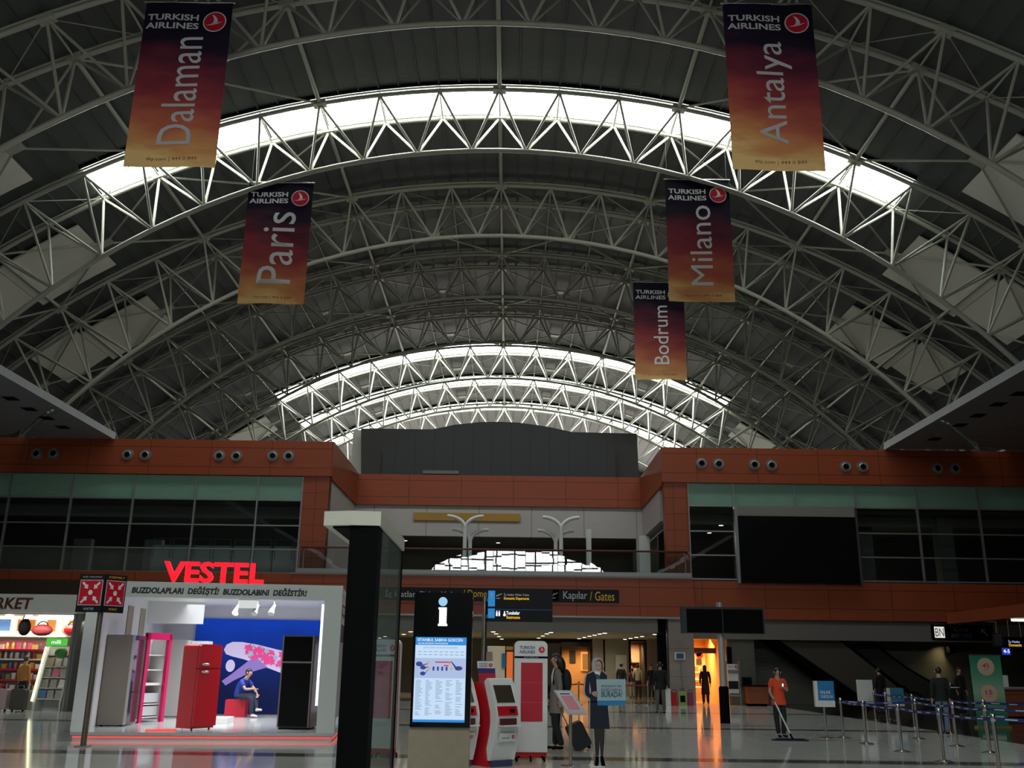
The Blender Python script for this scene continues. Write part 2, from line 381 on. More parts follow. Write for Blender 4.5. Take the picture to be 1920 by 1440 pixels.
# purlin tubes and cross bracing, bay by bay
BL = ['purlins and braces in the bay before the nearest skylight', 'purlins and braces in the first bay behind the nearest skylight', 'purlins and braces in the second bay behind the nearest skylight', 'purlins and braces in the third bay behind the nearest skylight', 'purlins and braces in the bay before the far skylights', 'purlins and braces between the first two far skylights', 'purlins and braces between the last two far skylights']
for bi in range(7):
    y0, y1 = TR[bi] + HALF, TR[bi + 1] - HALF
    t = thing('roof_bracing', BL[bi], 'bracing', (CX, (y0 + y1) / 2, 26), 0, 'steelwork between the trusses')
    for k in range(-12, 13, 3): line_tube('purlin_tube', top(k * 4, RT_, y0), top(k * 4, RT_, y1), .10, 'steel', t, 8)
    if bi >= 2:
        for k in (-10, -8, -7, -5, -4, -2, -1, 1, 2, 4, 5, 7, 8, 10): line_tube('purlin_rod', top(k * 4, RT_ + .08, y0), top(k * 4, RT_ + .08, y1), .05, 'steel', t, 6)
    for m in range(-4, 4):
        a0, a1 = m * 12, m * 12 + 12
        if bi < 2 and -24 < (a0 + a1) / 2 < 24 and abs(a0 + a1) / 2 < 10: continue
        c = top((a0 + a1) / 2, RT_ - .05, (y0 + y1) / 2)
        for a, yy in ((a0, y0), (a0, y1), (a1, y0), (a1, y1)): line_tube('cross_brace', top(a, RT_, yy), c, .052, 'steel', t, 6)
        u = Vector((cos(R((a0 + a1) / 2)), 0, -sin(R((a0 + a1) / 2)))); nn = Vector((u.z, 0, -u.x)) * -1
        mb = MB(); h = .34
        vs = [c + u * x + Vector((0, y_, 0)) + nn * z_ for z_ in (-.05, .05) for x, y_ in ((-h, -h * .7), (h, -h * .7), (h, h * .7), (-h, h * .7))]
        mb.add(vs, [(0, 3, 2, 1), (4, 5, 6, 7), (0, 1, 5, 4), (1, 2, 6, 5), (2, 3, 7, 6), (3, 0, 4, 7)]); mb.build('gusset_plate', 'steel', t)
# pale acoustic panels hung under the deck at the haunches
DEPTH = ['before the nearest skylight', 'just behind the nearest skylight', 'second behind the nearest skylight', '', 'before the far skylights', 'between the first far skylights', 'between the last far skylights']
for bi in range(7):
    if bi in (3, 4): continue
    yc = (TR[bi] + TR[bi + 1]) / 2
    for sgn, side in ((-1, 'left'), (1, 'right')):
        for pi_, (a0, a1, dy, wh) in enumerate(((30.6, 36.66, 0.0, 'upper'), (36.7, 40.7, -.9 if bi == 0 or bi == 4 else -.7, 'lower'))):
            mb = MB()
            for i in range(4):
                p, r2 = a0 + (a1 - a0) * i / 4, a0 + (a1 - a0) * (i + 1) / 4
                vs = [top(sgn * a, r, yy) for r in (39.62, 39.72) for a, yy in ((p, yc - 2.25 + dy), (r2, yc - 2.25 + dy), (r2, yc + 2.35 + dy), (p, yc + 2.35 + dy))]
                mb.add(vs, [(0, 1, 2, 3), (7, 6, 5, 4), (0, 4, 5, 1), (2, 6, 7, 3), (0, 3, 7, 4), (1, 5, 6, 2)])
            o = mb.build('acoustic_panel', 'acoustic', None, top(sgn * (a0 + a1) / 2, 39.75, yc))
            tag(o, '%s pale acoustic panel under the %s roof slope, %s' % (wh, side, DEPTH[bi]), 'panel', 'acoustic panels under the roof')

# ------------------------------------------------------------------ end walls and side walls of the hall
mb = MB(); mb.b2((-40, 112, 0), (40, 112.4, 30)); o = mb.build('wall_far', 'room'); o['kind'] = 'structure'
wn = struct('window_11', (-.75, 111.9, 13))                 # hidden glowing panes added to light the far roof deck
M['farfill'] = emis('far_fill_glow', (1, .92, .84), 4.5, (.5, .5, .5))
for i in range(8): MB().b2((-16.6 + 4 * i, 111.9, 12), (-12.75 + 4 * i, 111.95, 22)).build('pane', 'farfill', wn)
mb = MB()
for i in range(9): mb.b2((-16.75 + 4 * i - .08, 111.8, 11.9), (-16.75 + 4 * i + .08, 111.98, 22.1))
mb.build('glazing_frame', 'blackmat', wn)
for nm, x in (('wall_left', -36.3), ('wall_right', 34.8)):
    mb = MB(); mb.b2((x - .2, -62, 0), (x + .2, 112, 12)); o = mb.build(nm, 'room'); o['kind'] = 'structure'
# gable behind the camera: solid wall with a wide arched glazed opening
gw = struct('wall_back', (0, -62, 0))
mb = MB(); GA = []
ga = lambda u: (1.2 + 13.5 * sin(u), 14.8 + 4.1 * cos(u))
N = 28
arc = [ga(-pi / 2 + pi * i / N) for i in range(N + 1)]
outer = [(-40, 31), (40, 31)]
for i in range(N):
    a, b = arc[i], arc[i + 1]
    fa, fb = (-40 + 80 * i / N, 31), (-40 + 80 * (i + 1) / N, 31)
    mb.quad((a[0], -62, a[1]), (b[0], -62, b[1]), (fb[0], -62, 31), (fa[0], -62, 31))
mb.quad((-40, -62, 0), (arc[0][0], -62, 0), (arc[0][0], -62, arc[0][1]), (-40, -62, 31))
mb.quad((arc[-1][0], -62, 0), (40, -62, 0), (40, -62, 31), (arc[-1][0], -62, arc[-1][1]))
mb.quad((arc[0][0], -62, 0), (arc[-1][0], -62, 0), (arc[-1][0], -62, 14.8), (arc[0][0], -62, 14.8))
mb.build('gable_wall', 'room', gw)
wn = struct('window_8', (1.2, -62.3, 15))
M['gablepane'] = emis('gable_glazing', (.95, .98, 1), GABLE_L, (.5, .5, .5))
mb = MB(); mb.add([(p[0], -62.3, p[1]) for p in arc], [tuple(range(len(arc)))]); mb.build('pane', 'gablepane', wn)
mb = MB()
for i in range(-5, 6): mb.box((1.2 + i * 2.6, -62.1, 16.85), (.2, .2, 4.1))
for z in (16.2, 17.6): mb.box((1.2, -62.1, z), (27, .2, .2))
mb.build('glazing_frame', 'blackmat', wn)

# ------------------------------------------------------------------ flat grey soffits along both sides of the hall, each split by a curved gap
SZ = 11.66
REC = {-1: ((20, 747), (55, 767), (88, 784), (118, 801)), 1: ((1912, 738), (1872, 758), (1834, 779), (1800, 797), (1752, 823))}
for nm, xe, sg in (('trim_1', -18.85, -1), ('trim_2', 17.75, 1)):
    s = struct(nm, (xe, 20, SZ))
    cv = [(0, 38.3), (.6, 38.75), (1.3, 39.5), (2.2, 40.7), (3.2, 42.0), (4.4, 43.2), (5.8, 44.0)]
    mb = MB(); mb.prismz([(xe, -62)] + [(xe + sg * d, y) for d, y in cv] + [(xe + sg * 17.5, 44.0), (xe + sg * 17.5, -62)], SZ, SZ + .16); mb.build('soffit', 'soffit', s)
    mb = MB(); mb.prismz([(xe, 44.0)] + [(xe + sg * d, y + .5) for d, y in cv[:-2]] + [(xe + sg * 4.2, 43.95)], SZ, SZ + .16); mb.build('soffit', 'soffit', s)
    MB().b2((xe - .06, -62, SZ - .05), (xe + .06, 44, SZ + .28)).build('edge_trim', 'soffit', s)
    for px, py in REC[sg]:
        p = ground(px, py, SZ); MB().box((p.x, p.y, SZ - .005), (.5, .55, .02)).build('downlight_recess', 'blackmat', s)
# ------------------------------------------------------------------ facade at the end of the hall
FY = 44.0
NT = [2]
def blk(name, lo, hi, m, parent):
    """one piece of the shell: cladding and slabs are trim, upright planes are walls"""
    if any(k in name for k in ('fascia', 'slab', 'edge', 'drip', 'band', 'pier', 'column', 'downstand', 'bulkhead', 'post')): NT[0] += 1; nm = 'trim_%d' % NT[0]
    elif 'ceiling' in name: nm = 'ceiling_' + parent
    elif 'floor' in name: nm = 'floor_' + parent
    else: nm = 'wall_%s_%s' % (parent, name)
    o = MB().b2(lo, hi).build(nm, m, None, [(a + b) / 2 for a, b in zip(lo, hi)]); o['kind'] = 'structure'; return o
# left block
L = 'left'
blk('upper_fascia', (-36, FY, 10.0), (-8.4, FY + .3, 11.66), 'wood', L)
blk('upper_return', (-8.7, FY + .3, 9.9), (-8.4, 51.7, 11.66), 'wood_side', L)
blk('return_wall', (-8.75, FY + .6, 5.45), (-8.5, 51.9, 9.9), 'greypanel', L)
blk('pier', (-9.72, FY + .08, 5.45), (-8.5, FY + .6, 10.0), 'wood_pier', L)
blk('lower_fascia', (-36, FY, 5.02), (-9.9, FY + .3, 5.48), 'wood_low', L)
blk('lower_fascia', (-18.0, FY, 3.72), (-9.9, FY + .3, 5.02), 'wood_low', L)
blk('bulkhead', (-36, FY - .1, 3.5), (-18.0, FY + .3, 5.02), mat('brown_bulkhead', (.045, .03, .018), .6), L)
blk('ground_wall', (-36, FY + .5, 0), (-9.9, FY + .9, 3.72), 'room', L)
blk('roof_slab', (-36, FY + .3, 11.3), (-8.7, 112, 11.6), 'room', L)
blk('floor_slab', (-36, FY + .3, 5.0), (-8.75, 60, 5.4), 'room', L)
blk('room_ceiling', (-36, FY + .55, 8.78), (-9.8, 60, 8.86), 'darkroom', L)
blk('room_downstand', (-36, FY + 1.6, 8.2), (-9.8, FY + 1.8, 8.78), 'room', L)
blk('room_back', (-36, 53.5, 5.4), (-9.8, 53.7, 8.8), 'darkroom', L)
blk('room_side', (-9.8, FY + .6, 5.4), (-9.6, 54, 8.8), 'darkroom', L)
# right block
Rr = 'right'
blk('upper_fascia', (7.12, FY, 9.93), (36, FY + .3, 11.6), 'wood', Rr)
blk('upper_return', (7.12, FY + .3, 9.85), (7.42, 51.7, 11.6), 'wood_side', Rr)
blk('return_wall', (7.2, FY + 1.5, 8.3), (7.45, 51.9, 9.85), 'greypanel', Rr)
blk('pier', (7.2, FY + .08, 5.42), (8.3, FY + .6, 9.93), 'wood_pier', Rr)
blk('lower_fascia', (8.36, FY + .06, 3.72), (36, FY + .3, 5.4), 'wood_low', Rr)
blk('lower_band', (8.4, FY + .5, 2.85), (36, FY + .8, 3.72), 'greyband', Rr)
blk('roof_slab', (7.42, FY + .3, 11.25), (36, 112, 11.55), 'room', Rr)
blk('floor_slab', (7.45, FY + .3, 5.0), (36, 60, 5.36), 'room', Rr)
blk('room_ceiling', (8.3, FY + .55, 8.7), (36, 60, 8.78), mat('green_grey_ceiling', (.10, .11, .085), .8), Rr)
blk('room_downstand', (8.3, FY + 1.6, 8.2), (36, FY + 1.8, 8.7), 'room', Rr)
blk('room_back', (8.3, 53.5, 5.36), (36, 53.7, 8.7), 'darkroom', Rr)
blk('room_column', (16.9, 46.5, 5.36), (17.7, 47.3, 8.7), 'room', Rr)
blk('room_column', (20.4, 45.3, 5.36), (21.1, 46.0, 8.7), 'room', Rr)
# centre: recessed upper storey, balcony slab
Ce = 'centre'
blk('upper_fascia', (-8.7, 51.7, 9.93), (7.42, 52, 11.62), 'wood', Ce)
blk('grey_band', (-8.75, 51.85, 8.28), (7.45, 52.1, 9.95), 'greypanel', Ce)
blk('balcony_fascia', (-9.9, FY - .12, 3.76), (8.36, FY + .3, 5.45), 'wood_low', Ce)
blk('balcony_edge', (-9.9, FY - .16, 5.45), (8.36, FY + .2, 5.53), 'greyband', Ce)
blk('balcony_floor', (-9.9, FY + .3, 5.1), (8.36, 60, 5.45), 'room', Ce)
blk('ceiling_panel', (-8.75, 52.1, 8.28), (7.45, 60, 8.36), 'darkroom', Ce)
blk('back_wall', (-8.75, 58, 5.45), (7.45, 58.2, 8.3), mat('dark_brown_wall', (.16, .14, .11), .7), Ce)
blk('side_pier', (6.85, 50.6, 5.45), (7.42, 51.8, 8.28), 'white', Ce)
blk('side_pier', (-8.5, 50.8, 5.45), (-7.9, 51.8, 8.28), 'greypanel', Ce)
blk('inner_column', (at(1104, 1040, 46.5).x - .12, 46.4, 5.45), (at(1104, 1040, 46.5).x + .12, 46.64, 8.0), 'white', Ce)
blk('fascia_drip', (-9.9, FY - .13, 3.68), (8.3, FY + .2, 3.76), 'alu', Ce)
blk('lower_band', (-9.9, FY + .35, 3.08), (7.1, FY + .6, 3.7), 'greyband', Ce)
blk('dark_post', (6.75, FY + .3, 0), (7.1, FY + .8, 3.7), 'blackmat', Ce)
blk('stone_pier', (7.2, FY + .2, 0), (8.33, FY + .9, 3.72), 'stone', Ce)
# dark slate wall rising behind the recess, low arched top and a raised inner panel
D = struct('wall_upper_far', (-.7, 56, 11.6)); DY = 56.0
out = [(677, 893), (677, 803), (810, 805), (853, 797), (900, 792.5), (935, 792), (973, 793), (1023, 800), (1070, 810), (1194, 813), (1198, 897)]
MB().prism([(at(x, y, DY).x, at(x, y, DY).z) for x, y in out], DY, DY + .5).build('slate_wall', 'darkwall2', D)
inn = [(718, 893), (720, 846), (760, 826), (810, 808), (853, 799), (900, 794), (935, 793.5), (973, 795), (1023, 802), (1070, 812), (1130, 829), (1152, 845), (1154, 897)]
MB().prism([(at(x, y, DY).x, at(x, y, DY).z) for x, y in inn], DY - .35, DY).build('raised_panel', 'darkwall', D)
a = at(793, 882, DY - .35); b = at(860, 889, DY - .35)
MB().b2((a.x, DY - .42, b.z), (b.x, DY - .34, a.z)).build('louvre_slot', 'greyband', D)
MB().b2((-9.75, 57.0, 11.6), (-9.1, 57.6, 15.4)).build('pale_return', 'acoustic', D)

# ------------------------------------------------------------------ glazing of the upper storey
M['lowglass'] = glass_mat('lower_film_glass', (.66, .74, .72), veil=.22, veilcol=(.28, .30, .27))
def glazing(n, xs, x0, x1, teal_skip=()):
    wv = struct('window_%d' % n, ((x0 + x1) / 2, FY + .2, 7))
    mb = MB()
    for x in xs: mb.b2((x - .035, FY + .1, 5.45), (x + .035, FY + .26, 9.98))
    mb.build('mullions', 'alu', wv)
    mb = MB()
    for z in (6.57, 7.67, 8.85): mb.b2((x0, FY + .12, z - .03), (x1, FY + .24, z + .03))
    mb.b2((x0, FY + .12, 5.45), (x1, FY + .24, 5.52))
    mb.build('transoms', 'alu', wv)
    ed = sorted(xs)
    for a, b in zip(ed[:-1], ed[1:]):
        MB().b2((a + .035, FY + .16, 8.88), (b - .035, FY + .2, 9.98)).build('spandrel_pane', 'teal', wv)
        for z0, z1 in ((5.52, 6.54), (6.6, 7.64), (7.7, 8.82)):
            tl = random.uniform(-.004, .004)
            mb = MB(); mb.quad((a + .035, FY + .18, z0), (b - .035, FY + .18 + tl, z0), (b - .035, FY + .18 + tl, z1), (a + .035, FY + .18, z1)); mb.build('pane', 'glass' if z0 > 5.6 or x0 > 0 else 'lowglass', wv)
    return wv
xl = [-9.76, -11.84] + [-11.84 - 2.9 * i for i in range(1, 9)]
glazing(9, xl, -35, -9.76)
xr = [8.32, 10.45, 13.28, 16.13, 19.01, 21.9, 24.8, 27.7, 30.6, 33.5]
glazing(10, xr, 8.32, 33.5)
# frosted balustrades inside the left glazing, with hooped rails
t = thing('frosted_balustrade', 'frosted glass balustrade with hooped steel rail behind the left upstairs glazing', 'balustrade', (-13, 46.2, 5.4))
for i in range(4):
    x = -17.25 + 1.95 * i
    MB().b2((x, 46.2, 5.42), (x + 1.88, 46.24, 6.95)).build('frosted_panel', 'frost', t)
    for j in range(2): MB().tube([(x + .1 + .95 * j, 46.1, 6.3), (x + .1 + .95 * j, 46.1, 7.25), (x + .9 + .95 * j, 46.1, 7.25), (x + .9 + .95 * j, 46.1, 6.3)], .022, 6).build('rail_hoop', 'alu', t)
for (x, lab) in ((-21.6, 'pale partition block standing in the dark upstairs room at far left'), (-18.1, 'pale partition block beside a mullion in the dark upstairs room')):
    o = MB().b2((x, 47.4, 5.42), (x + .85, 47.8, 7.35)).build('partition_block', 'room', None, (x, 47.6, 5.42)); tag(o, lab, 'partition')
# black video screen before the right glazing
t = thing('video_screen', 'huge switched-off black video screen on the right upstairs glazing', 'screen', (13.3, FY - .1, 5.3))
MB().b2((10.52, FY - .18, 5.32), (15.95, FY + .08, 8.36)).build('screen_face', 'black', t)
MB().b2((10.4, FY - .12, 5.3), (10.52, FY + .09, 8.8)).build('side_frame', 'alu', t)
MB().b2((15.95, FY - .2, 5.3), (16.05, FY + .09, 8.8)).build('side_frame', 'chrome', t)
MB().b2((10.52, FY - .1, 8.36), (15.95, FY + .09, 8.8)).build('head_panel', 'greyband', t)
# round air nozzles on the upper fascias
def nozzle(x, z, lab, grp):
    t = thing('air_nozzle', lab, 'air nozzle', (x, FY, z), 0, grp)
    MB().lathe([(.20, 0), (.205, -.05), (.25, -.06), (.26, -.03), (.27, .0)], (x, FY, z), 20, 'y').build('outer_ring', 'alu', t)
    MB().lathe([(.235, -.055), (.2, -.035), (.17, -.07), (.13, -.10), (.125, -.07)], (x, FY, z), 18, 'y').build('cone', M.setdefault('nozzle_grey', mat('nozzle_grey', (.22, .24, .25), .4, .3)), t)
    MB().lathe([(.13, -.09), (.12, -.095), (.005, -.095)], (x, FY, z), 14, 'y').build('throat', 'blackmat', t)
for i, (px, py) in enumerate(((69, 851), (101, 851), (240, 852.5), (273, 853), (412, 854.5), (444, 855), (512, 854.5), (542, 855))):
    p = at(px, py, FY); nozzle(p.x, p.z, 'round silver air nozzle on the left orange fascia, %s counted from the left' % ORD[i], 'air nozzles on the left fascia')
for i, (px, py) in enumerate(((1315, 868.5), (1347, 869.5), (1414, 871), (1446, 872), (1585, 875), (1617, 875.5), (1757, 878.5), (1790, 879))):
    p = at(px, py, FY); nozzle(p.x, p.z, 'round silver air nozzle on the right orange fascia, %s counted from the left' % ORD[i], 'air nozzles on the right fascia')

# ------------------------------------------------------------------ balcony: balustrade, lamp trees, yellow board
t = thing('balcony_balustrade', 'glass balustrade with brown handrail along the central balcony', 'balustrade', (-.8, FY, 5.5))
MB().tube([(-9.75, FY + .5, 6.62), (-9.6, FY - .02, 6.68), (8.1, FY - .02, 6.68), (8.3, FY + .25, 6.6)], .045, 8).build('handrail', 'handrail', t)
MB().b2((-9.7, FY - .07, 5.53), (8.3, FY + .07, 5.72)).build('base_shoe', 'alu', t)
x = -9.6; i = 0
while x < 8.2:
    x2 = min(x + 1.475, 8.25); k = [(-.002, .001), (.003, -.001), (-.001, -.003), (.003, .002), (0, 0)][i % 5]
    mb = MB(); th = .012
    for n_ in range(4):
        for m_ in range(3):
            u0, u1, v0, v1 = n_ / 4, (n_ + 1) / 4, m_ / 3, (m_ + 1) / 3
            f = lambda u, v: (x + .01 + (x2 - x - .02) * u, FY + k[0] * u + k[1] * v + .0008 * sin(3.1 * u + i) * sin(3 * v), 5.72 + .9 * v)
            mb.add([f(u0, v0), f(u1, v0), f(u1, v1), f(u0, v1)], [(0, 1, 2, 3)], True)
    mb.build('glass_panel', 'balglass', t); x = x2; i += 1
for x in (-9.65, -9.45, 8.05, 8.3): MB().tube([(x, FY + .02, 5.53), (x, FY + .0, 6.5), (x - .1 * (1 if x > 0 else -1), FY - .0, 6.68)], .03, 6).build('end_post', 'alu', t)
for px, lab, sw in ((871, 'white branching lamp tree on the balcony before the yellow board', 1), (1052, 'white branching lamp tree on the balcony right of the yellow board', -1)):
    b = at(px, 1035, 46); t = thing('lamp_tree', lab, 'lamp', (b.x, 46, 5.45), 0, 'lamp trees on the balcony')
    def arms(x0, ztop, y, nm):
        MB().tube([(x0, y, 5.45), (x0, y, ztop - .55)], .10, 10).build(nm, 'white', t)
        for s in (-1, 1):
            pts = [(x0 + s * (.02 + .86 * sin(R(a))), y, ztop - .62 + .62 * (1 - cos(R(a))) ** .0 * sin(R(a)) ** .9 if a else ztop - .62) for a in range(0, 91, 10)]
            pts = [(x0 + s * .88 * (1 - cos(R(a))), y, ztop - .62 + .62 * sin(R(a))) for a in range(0, 91, 9)]
            MB().tube(pts, [.095] * 8 + [.09, .085, .08], 10).build('curved_arm', 'white', t)
    arms(b.x, 8.5, 46, 'main_stem')
    arms(b.x + .24 * sw, 7.9, 46.3, 'short_stem')
a = at(776, 961, 51.8); b = at(975, 978, 51.8)
o = MB().b2((a.x, 51.75, b.z), (b.x, 51.85, a.z)).build('yellow_board', mat('yellow_board', (.42, .22, .02), .4), None, (a.x, 51.8, b.z)); tag(o, 'long blank yellow board on the grey wall above the balcony', 'sign')
# small ceiling lamps upstairs
M['lampglow'] = emis('lamp_glow', (1, .93, .72), 9)
def spot_disc(x, y, z, r, lab, grp, m='lampglow', name='ceiling_downlight'):
    t = thing(name, lab, 'light', (x, y, z), 0, grp)
    MB().lathe([(r * 1.25, 0), (r * 1.25, -.03), (r, -.035), (r, 0)], (x, y, z), 12).build('rim', 'alu', t)
    MB().lathe([(r, -.02), (r * .5, -.03), (.005, -.03)], (x, y, z), 12).build('lens', m, t)
for i, (px, py) in enumerate(((1330, 999), (1352, 985), (1367, 973))):
    d = FW + RT * ((px - 960) / FPX) + UP * ((720 - py) / FPX); p = Vector((0, 0, CAMZ)) + d * ((8.68 - CAMZ) / d.z)
    spot_disc(p.x, p.y, 8.70, .13, 'glowing ceiling downlight upstairs right of the orange pier, %s from the front' % ORD[2 - i], 'downlights upstairs right')
for i, (px, py) in enumerate(((760, 1014), (934, 1018))):
    d = FW + RT * ((px - 960) / FPX) + UP * ((720 - py) / FPX); p = Vector((0, 0, CAMZ)) + d * ((8.25 - CAMZ) / d.z)
    spot_disc(p.x, p.y, 8.28, .12, ['glowing ceiling spot over the left end of the balcony', 'glowing ceiling spot behind the balcony between the lamp trees'][i], 'spots over the balcony')
# ------------------------------------------------------------------ airline banners
def banner_mat(name, stops, seed):
    m = mat(name, (.1, .05, .05), .55, spec=.3); nt = m.node_tree; b = nt.nodes['Principled BSDF']
    tc = nt.nodes.new('ShaderNodeTexCoord'); sp = nt.nodes.new('ShaderNodeSeparateXYZ'); nt.links.new(tc.outputs['Object'], sp.inputs[0])
    n = nt.nodes.new('ShaderNodeTexNoise'); n.inputs['Scale'].default_value = 1; n.inputs['Detail'].default_value = 6
    vm = nt.nodes.new('ShaderNodeVectorMath'); vm.operation = 'MULTIPLY_ADD'; vm.inputs[1].default_value = (.45, 1, 1.3); vm.inputs[2].default_value = (seed, seed, seed)
    nt.links.new(tc.outputs['Object'], vm.inputs[0]); nt.links.new(vm.outputs[0], n.inputs['Vector'])
    z = math_node(nt, 'MULTIPLY', sp.outputs[2], -1 / 6.0)
    z = math_node(nt, 'ADD', z, math_node(nt, 'MULTIPLY', math_node(nt, 'SUBTRACT', n.outputs['Fac'], .5), .42))
    z = math_node(nt, 'ADD', z, math_node(nt, 'MULTIPLY', sp.outputs[0], -.03))
    cr = nt.nodes.new('ShaderNodeValToRGB'); nt.links.new(z, cr.inputs[0])
    els = cr.color_ramp.elements
    while len(els) < len(stops): els.new(.5)
    for e, (p, c) in zip(els, stops): e.position = p; e.color = (*lin(c), 1)
    nt.links.new(cr.outputs[0], b.inputs['Base Color'])
    tr = nt.nodes.new('ShaderNodeBsdfTranslucent'); nt.links.new(cr.outputs[0], tr.inputs[0])
    mx = nt.nodes.new('ShaderNodeMixShader'); mx.inputs[0].default_value = .45
    o = nt.nodes['Material Output']; nt.links.new(b.outputs[0], mx.inputs[1]); nt.links.new(tr.outputs[0], mx.inputs[2]); nt.links.new(mx.outputs[0], o.inputs[0])
    return m
STD = [(0.0, (20, 18, 36)), (.26, (36, 25, 46)), (.44, (108, 42, 60)), (.60, (150, 60, 66)), (.78, (194, 106, 80)), (.92, (218, 156, 100)), (1.0, (240, 200, 135))]
def roundel(mb_red, mb_white, c, r, rz=0, th=.006):
    """round emblem: red disc, pale rim, and a white rising-wing stroke"""
    rm = Matrix.Rotation(rz, 3, 'Z')
    P = lambda x, z, y: rm @ Vector((x, y, z)) + Vector(c)
    n = 28
    mb_white.add([P(r * cos(2 * pi * k / n), r * sin(2 * pi * k / n), -th * .5) for k in range(n)], [tuple(range(n))])
    mb_red.add([P(.9 * r * cos(2 * pi * k / n), .9 * r * sin(2 * pi * k / n), -th) for k in range(n)], [tuple(range(n))])
    up = [(-.28, .74), (.0, .56), (.2, .3), (.28, .02), (.22, -.10), (-.22, -.19), (-.06, .02), (-.08, .34)]
    lo = [(-.74, -.33), (-.3, -.28), (.2, -.17), (.76, .02), (.3, -.13), (-.2, -.22)]
    lo2 = [(-.74, -.33), (-.25, -.34), (.3, -.21), (.76, .02), (.2, -.13), (-.3, -.24)]
    for pl in (up, lo2): mb_white.add([P(x * r, z * r, -th * 1.6) for x, z in pl], [tuple(range(len(pl)))])
def banner(word, px, Y, ztop, H, label, seed, flen, fh, dim=1.0, W=2.95):
    p = at(px[0], px[1], Y); c = Vector((p.x, Y, ztop)); t = thing('hanging_banner', label, 'banner', c, 0, 'airline banners hung from the roof', local=True)
    mb = MB(); nx, nz = 14, 16
    wv = lambda u, v: .035 * sin(5.2 * u + seed) * (v ** .7) + .025 * sin(9 * u + 2 * seed + 2 * v) + .05 * v * sin(2.2 * v + seed)
    vs = [(-W / 2 + W * i / nx, wv(i / nx, j / nz), -H * j / nz) for j in range(nz + 1) for i in range(nx + 1)]
    mb.add(vs, [(j * (nx + 1) + i, j * (nx + 1) + i + 1, (j + 1) * (nx + 1) + i + 1, (j + 1) * (nx + 1) + i) for j in range(nz) for i in range(nx)], True)
    mb.build('cloth', banner_mat('banner_print', STD, seed), t, False)
    MB().tube([(-W / 2 - .06, 0, .03), (W / 2 + .06, 0, .03)], .035, 8).build('top_rail', 'chrome', t, False)
    mb = MB()
    def drape(m0):                                       # lay the lettering on the waving cloth
        m0.v = [(x, y - .05 + wv(min(1, max(0, (x + W / 2) / W)), min(1, max(0, -z / H))), z) for x, y, z in m0.v]; return m0
    put_text(mb, word, (.02 * W, 0, -H * .545), 1, .002, 0, fit=flen, fitz=fh, roll=-pi / 2)
    drape(mb).build('place_name', 'letter_white', t, False)
    mb = MB()
    put_text(mb, 'TURKISH', (-W * .165, 0, -.60), 1, .002, .022, fit=W * .58, fitz=.24)
    put_text(mb, 'AIRLINES', (-W * .165, 0, -.93), 1, .002, .022, fit=W * .60, fitz=.24)
    drape(mb).build('airline_lettering', 'letter_white', t, False)
    a, b = MB(), MB(); roundel(a, b, (W * .315, 0, -.77), W * .135); drape(a).build('emblem_disc', 'logo_red', t, False); drape(b).build('emblem_wing', 'letter_white', t, False)
    mb = MB(); put_text(mb, 'thy.com | 444 0 849', (.02 * W, 0, -H + .27), 1, .002, fit=W * .56, fitz=.15); drape(mb).build('footer_lettering', mat('footer_ink', (.25, .10, .03), .6), t, False)
    mb = MB()
    for x in (-W / 2 + .1, W / 2 - .1):
        zr = CZT + sqrt((RT_ + .6) ** 2 - (c.x + x - CX) ** 2) - ztop
        mb.tube([(x, 0, .03), (x, 0, zr)], .008, 5)
    mb.build('hanging_wires', 'alu', t, False)
    return t
banner('Dalaman', (357, 0), 27.2, 22.95, 6.22, 'sunset banner lettered Dalaman, at upper left', 1.0, 4.05, 1.12)
banner('Paris', (528, 342), 39.3, 22.72, 5.95, 'sunset banner lettered Paris, hanging before the nearest skylight truss', 2.7, 3.5, 1.5)
banner('Antalya', (1437, 0), 27.2, 23.2, 6.3, 'sunset banner lettered Antalya, at upper right', 4.1, 3.85, 1.2, W=3.0)
banner('Milano', (1306, 337), 39.3, 23.15, 5.98, 'sunset banner lettered Milano, overlapping a farther banner', 5.2, 3.9, .98)
banner('Bodrum', (1234, 530), 51.8, 23.25, 5.95, 'sunset banner lettered Bodrum, partly hidden behind the Milano banner', 7.9, 3.6, .84)

# ------------------------------------------------------------------ black pillar with glass side and white cap
t = thing('glass_pillar', 'tall black pillar with a glass side wall and a white slab cap', 'pillar', (-1.2, 8.3, 0))
MB().b2((-1.345, 8.0, 0), (-1.105, 8.24, 2.71)).build('column', 'blackmat', t)
MB().prismz([(-1.575, 8.03), (-1.33, 7.97), (-1.09, 8.0), (-1.085, 9.85), (-1.57, 9.85)], 2.71, 2.83).build('cap_slab', mat('cap_white', (.62, .62, .53), .5), t)
MB().prismz([(-1.5, 8.06), (-1.33, 8.03), (-1.11, 8.05), (-1.11, 9.8), (-1.5, 9.8)], 2.695, 2.711).build('cap_underside', 'blackmat', t)
MB().b2((-1.112, 8.25, .04), (-1.10, 9.76, 2.695)).build('glass_panel', glass_mat('pillar_glass', (.62, .68, .66), ior=1.03, veil=.2, veilcol=(.36, .39, .35)), t)  # grey veil paints in the haze of grazing reflections
MB().b2((-1.125, 9.75, 0), (-1.09, 9.79, 2.7)).build('rear_post', 'blackmat', t)
MB().b2((-1.36, 7.98, 0), (-1.085, 9.8, .04)).build('plinth', 'blackmat', t)
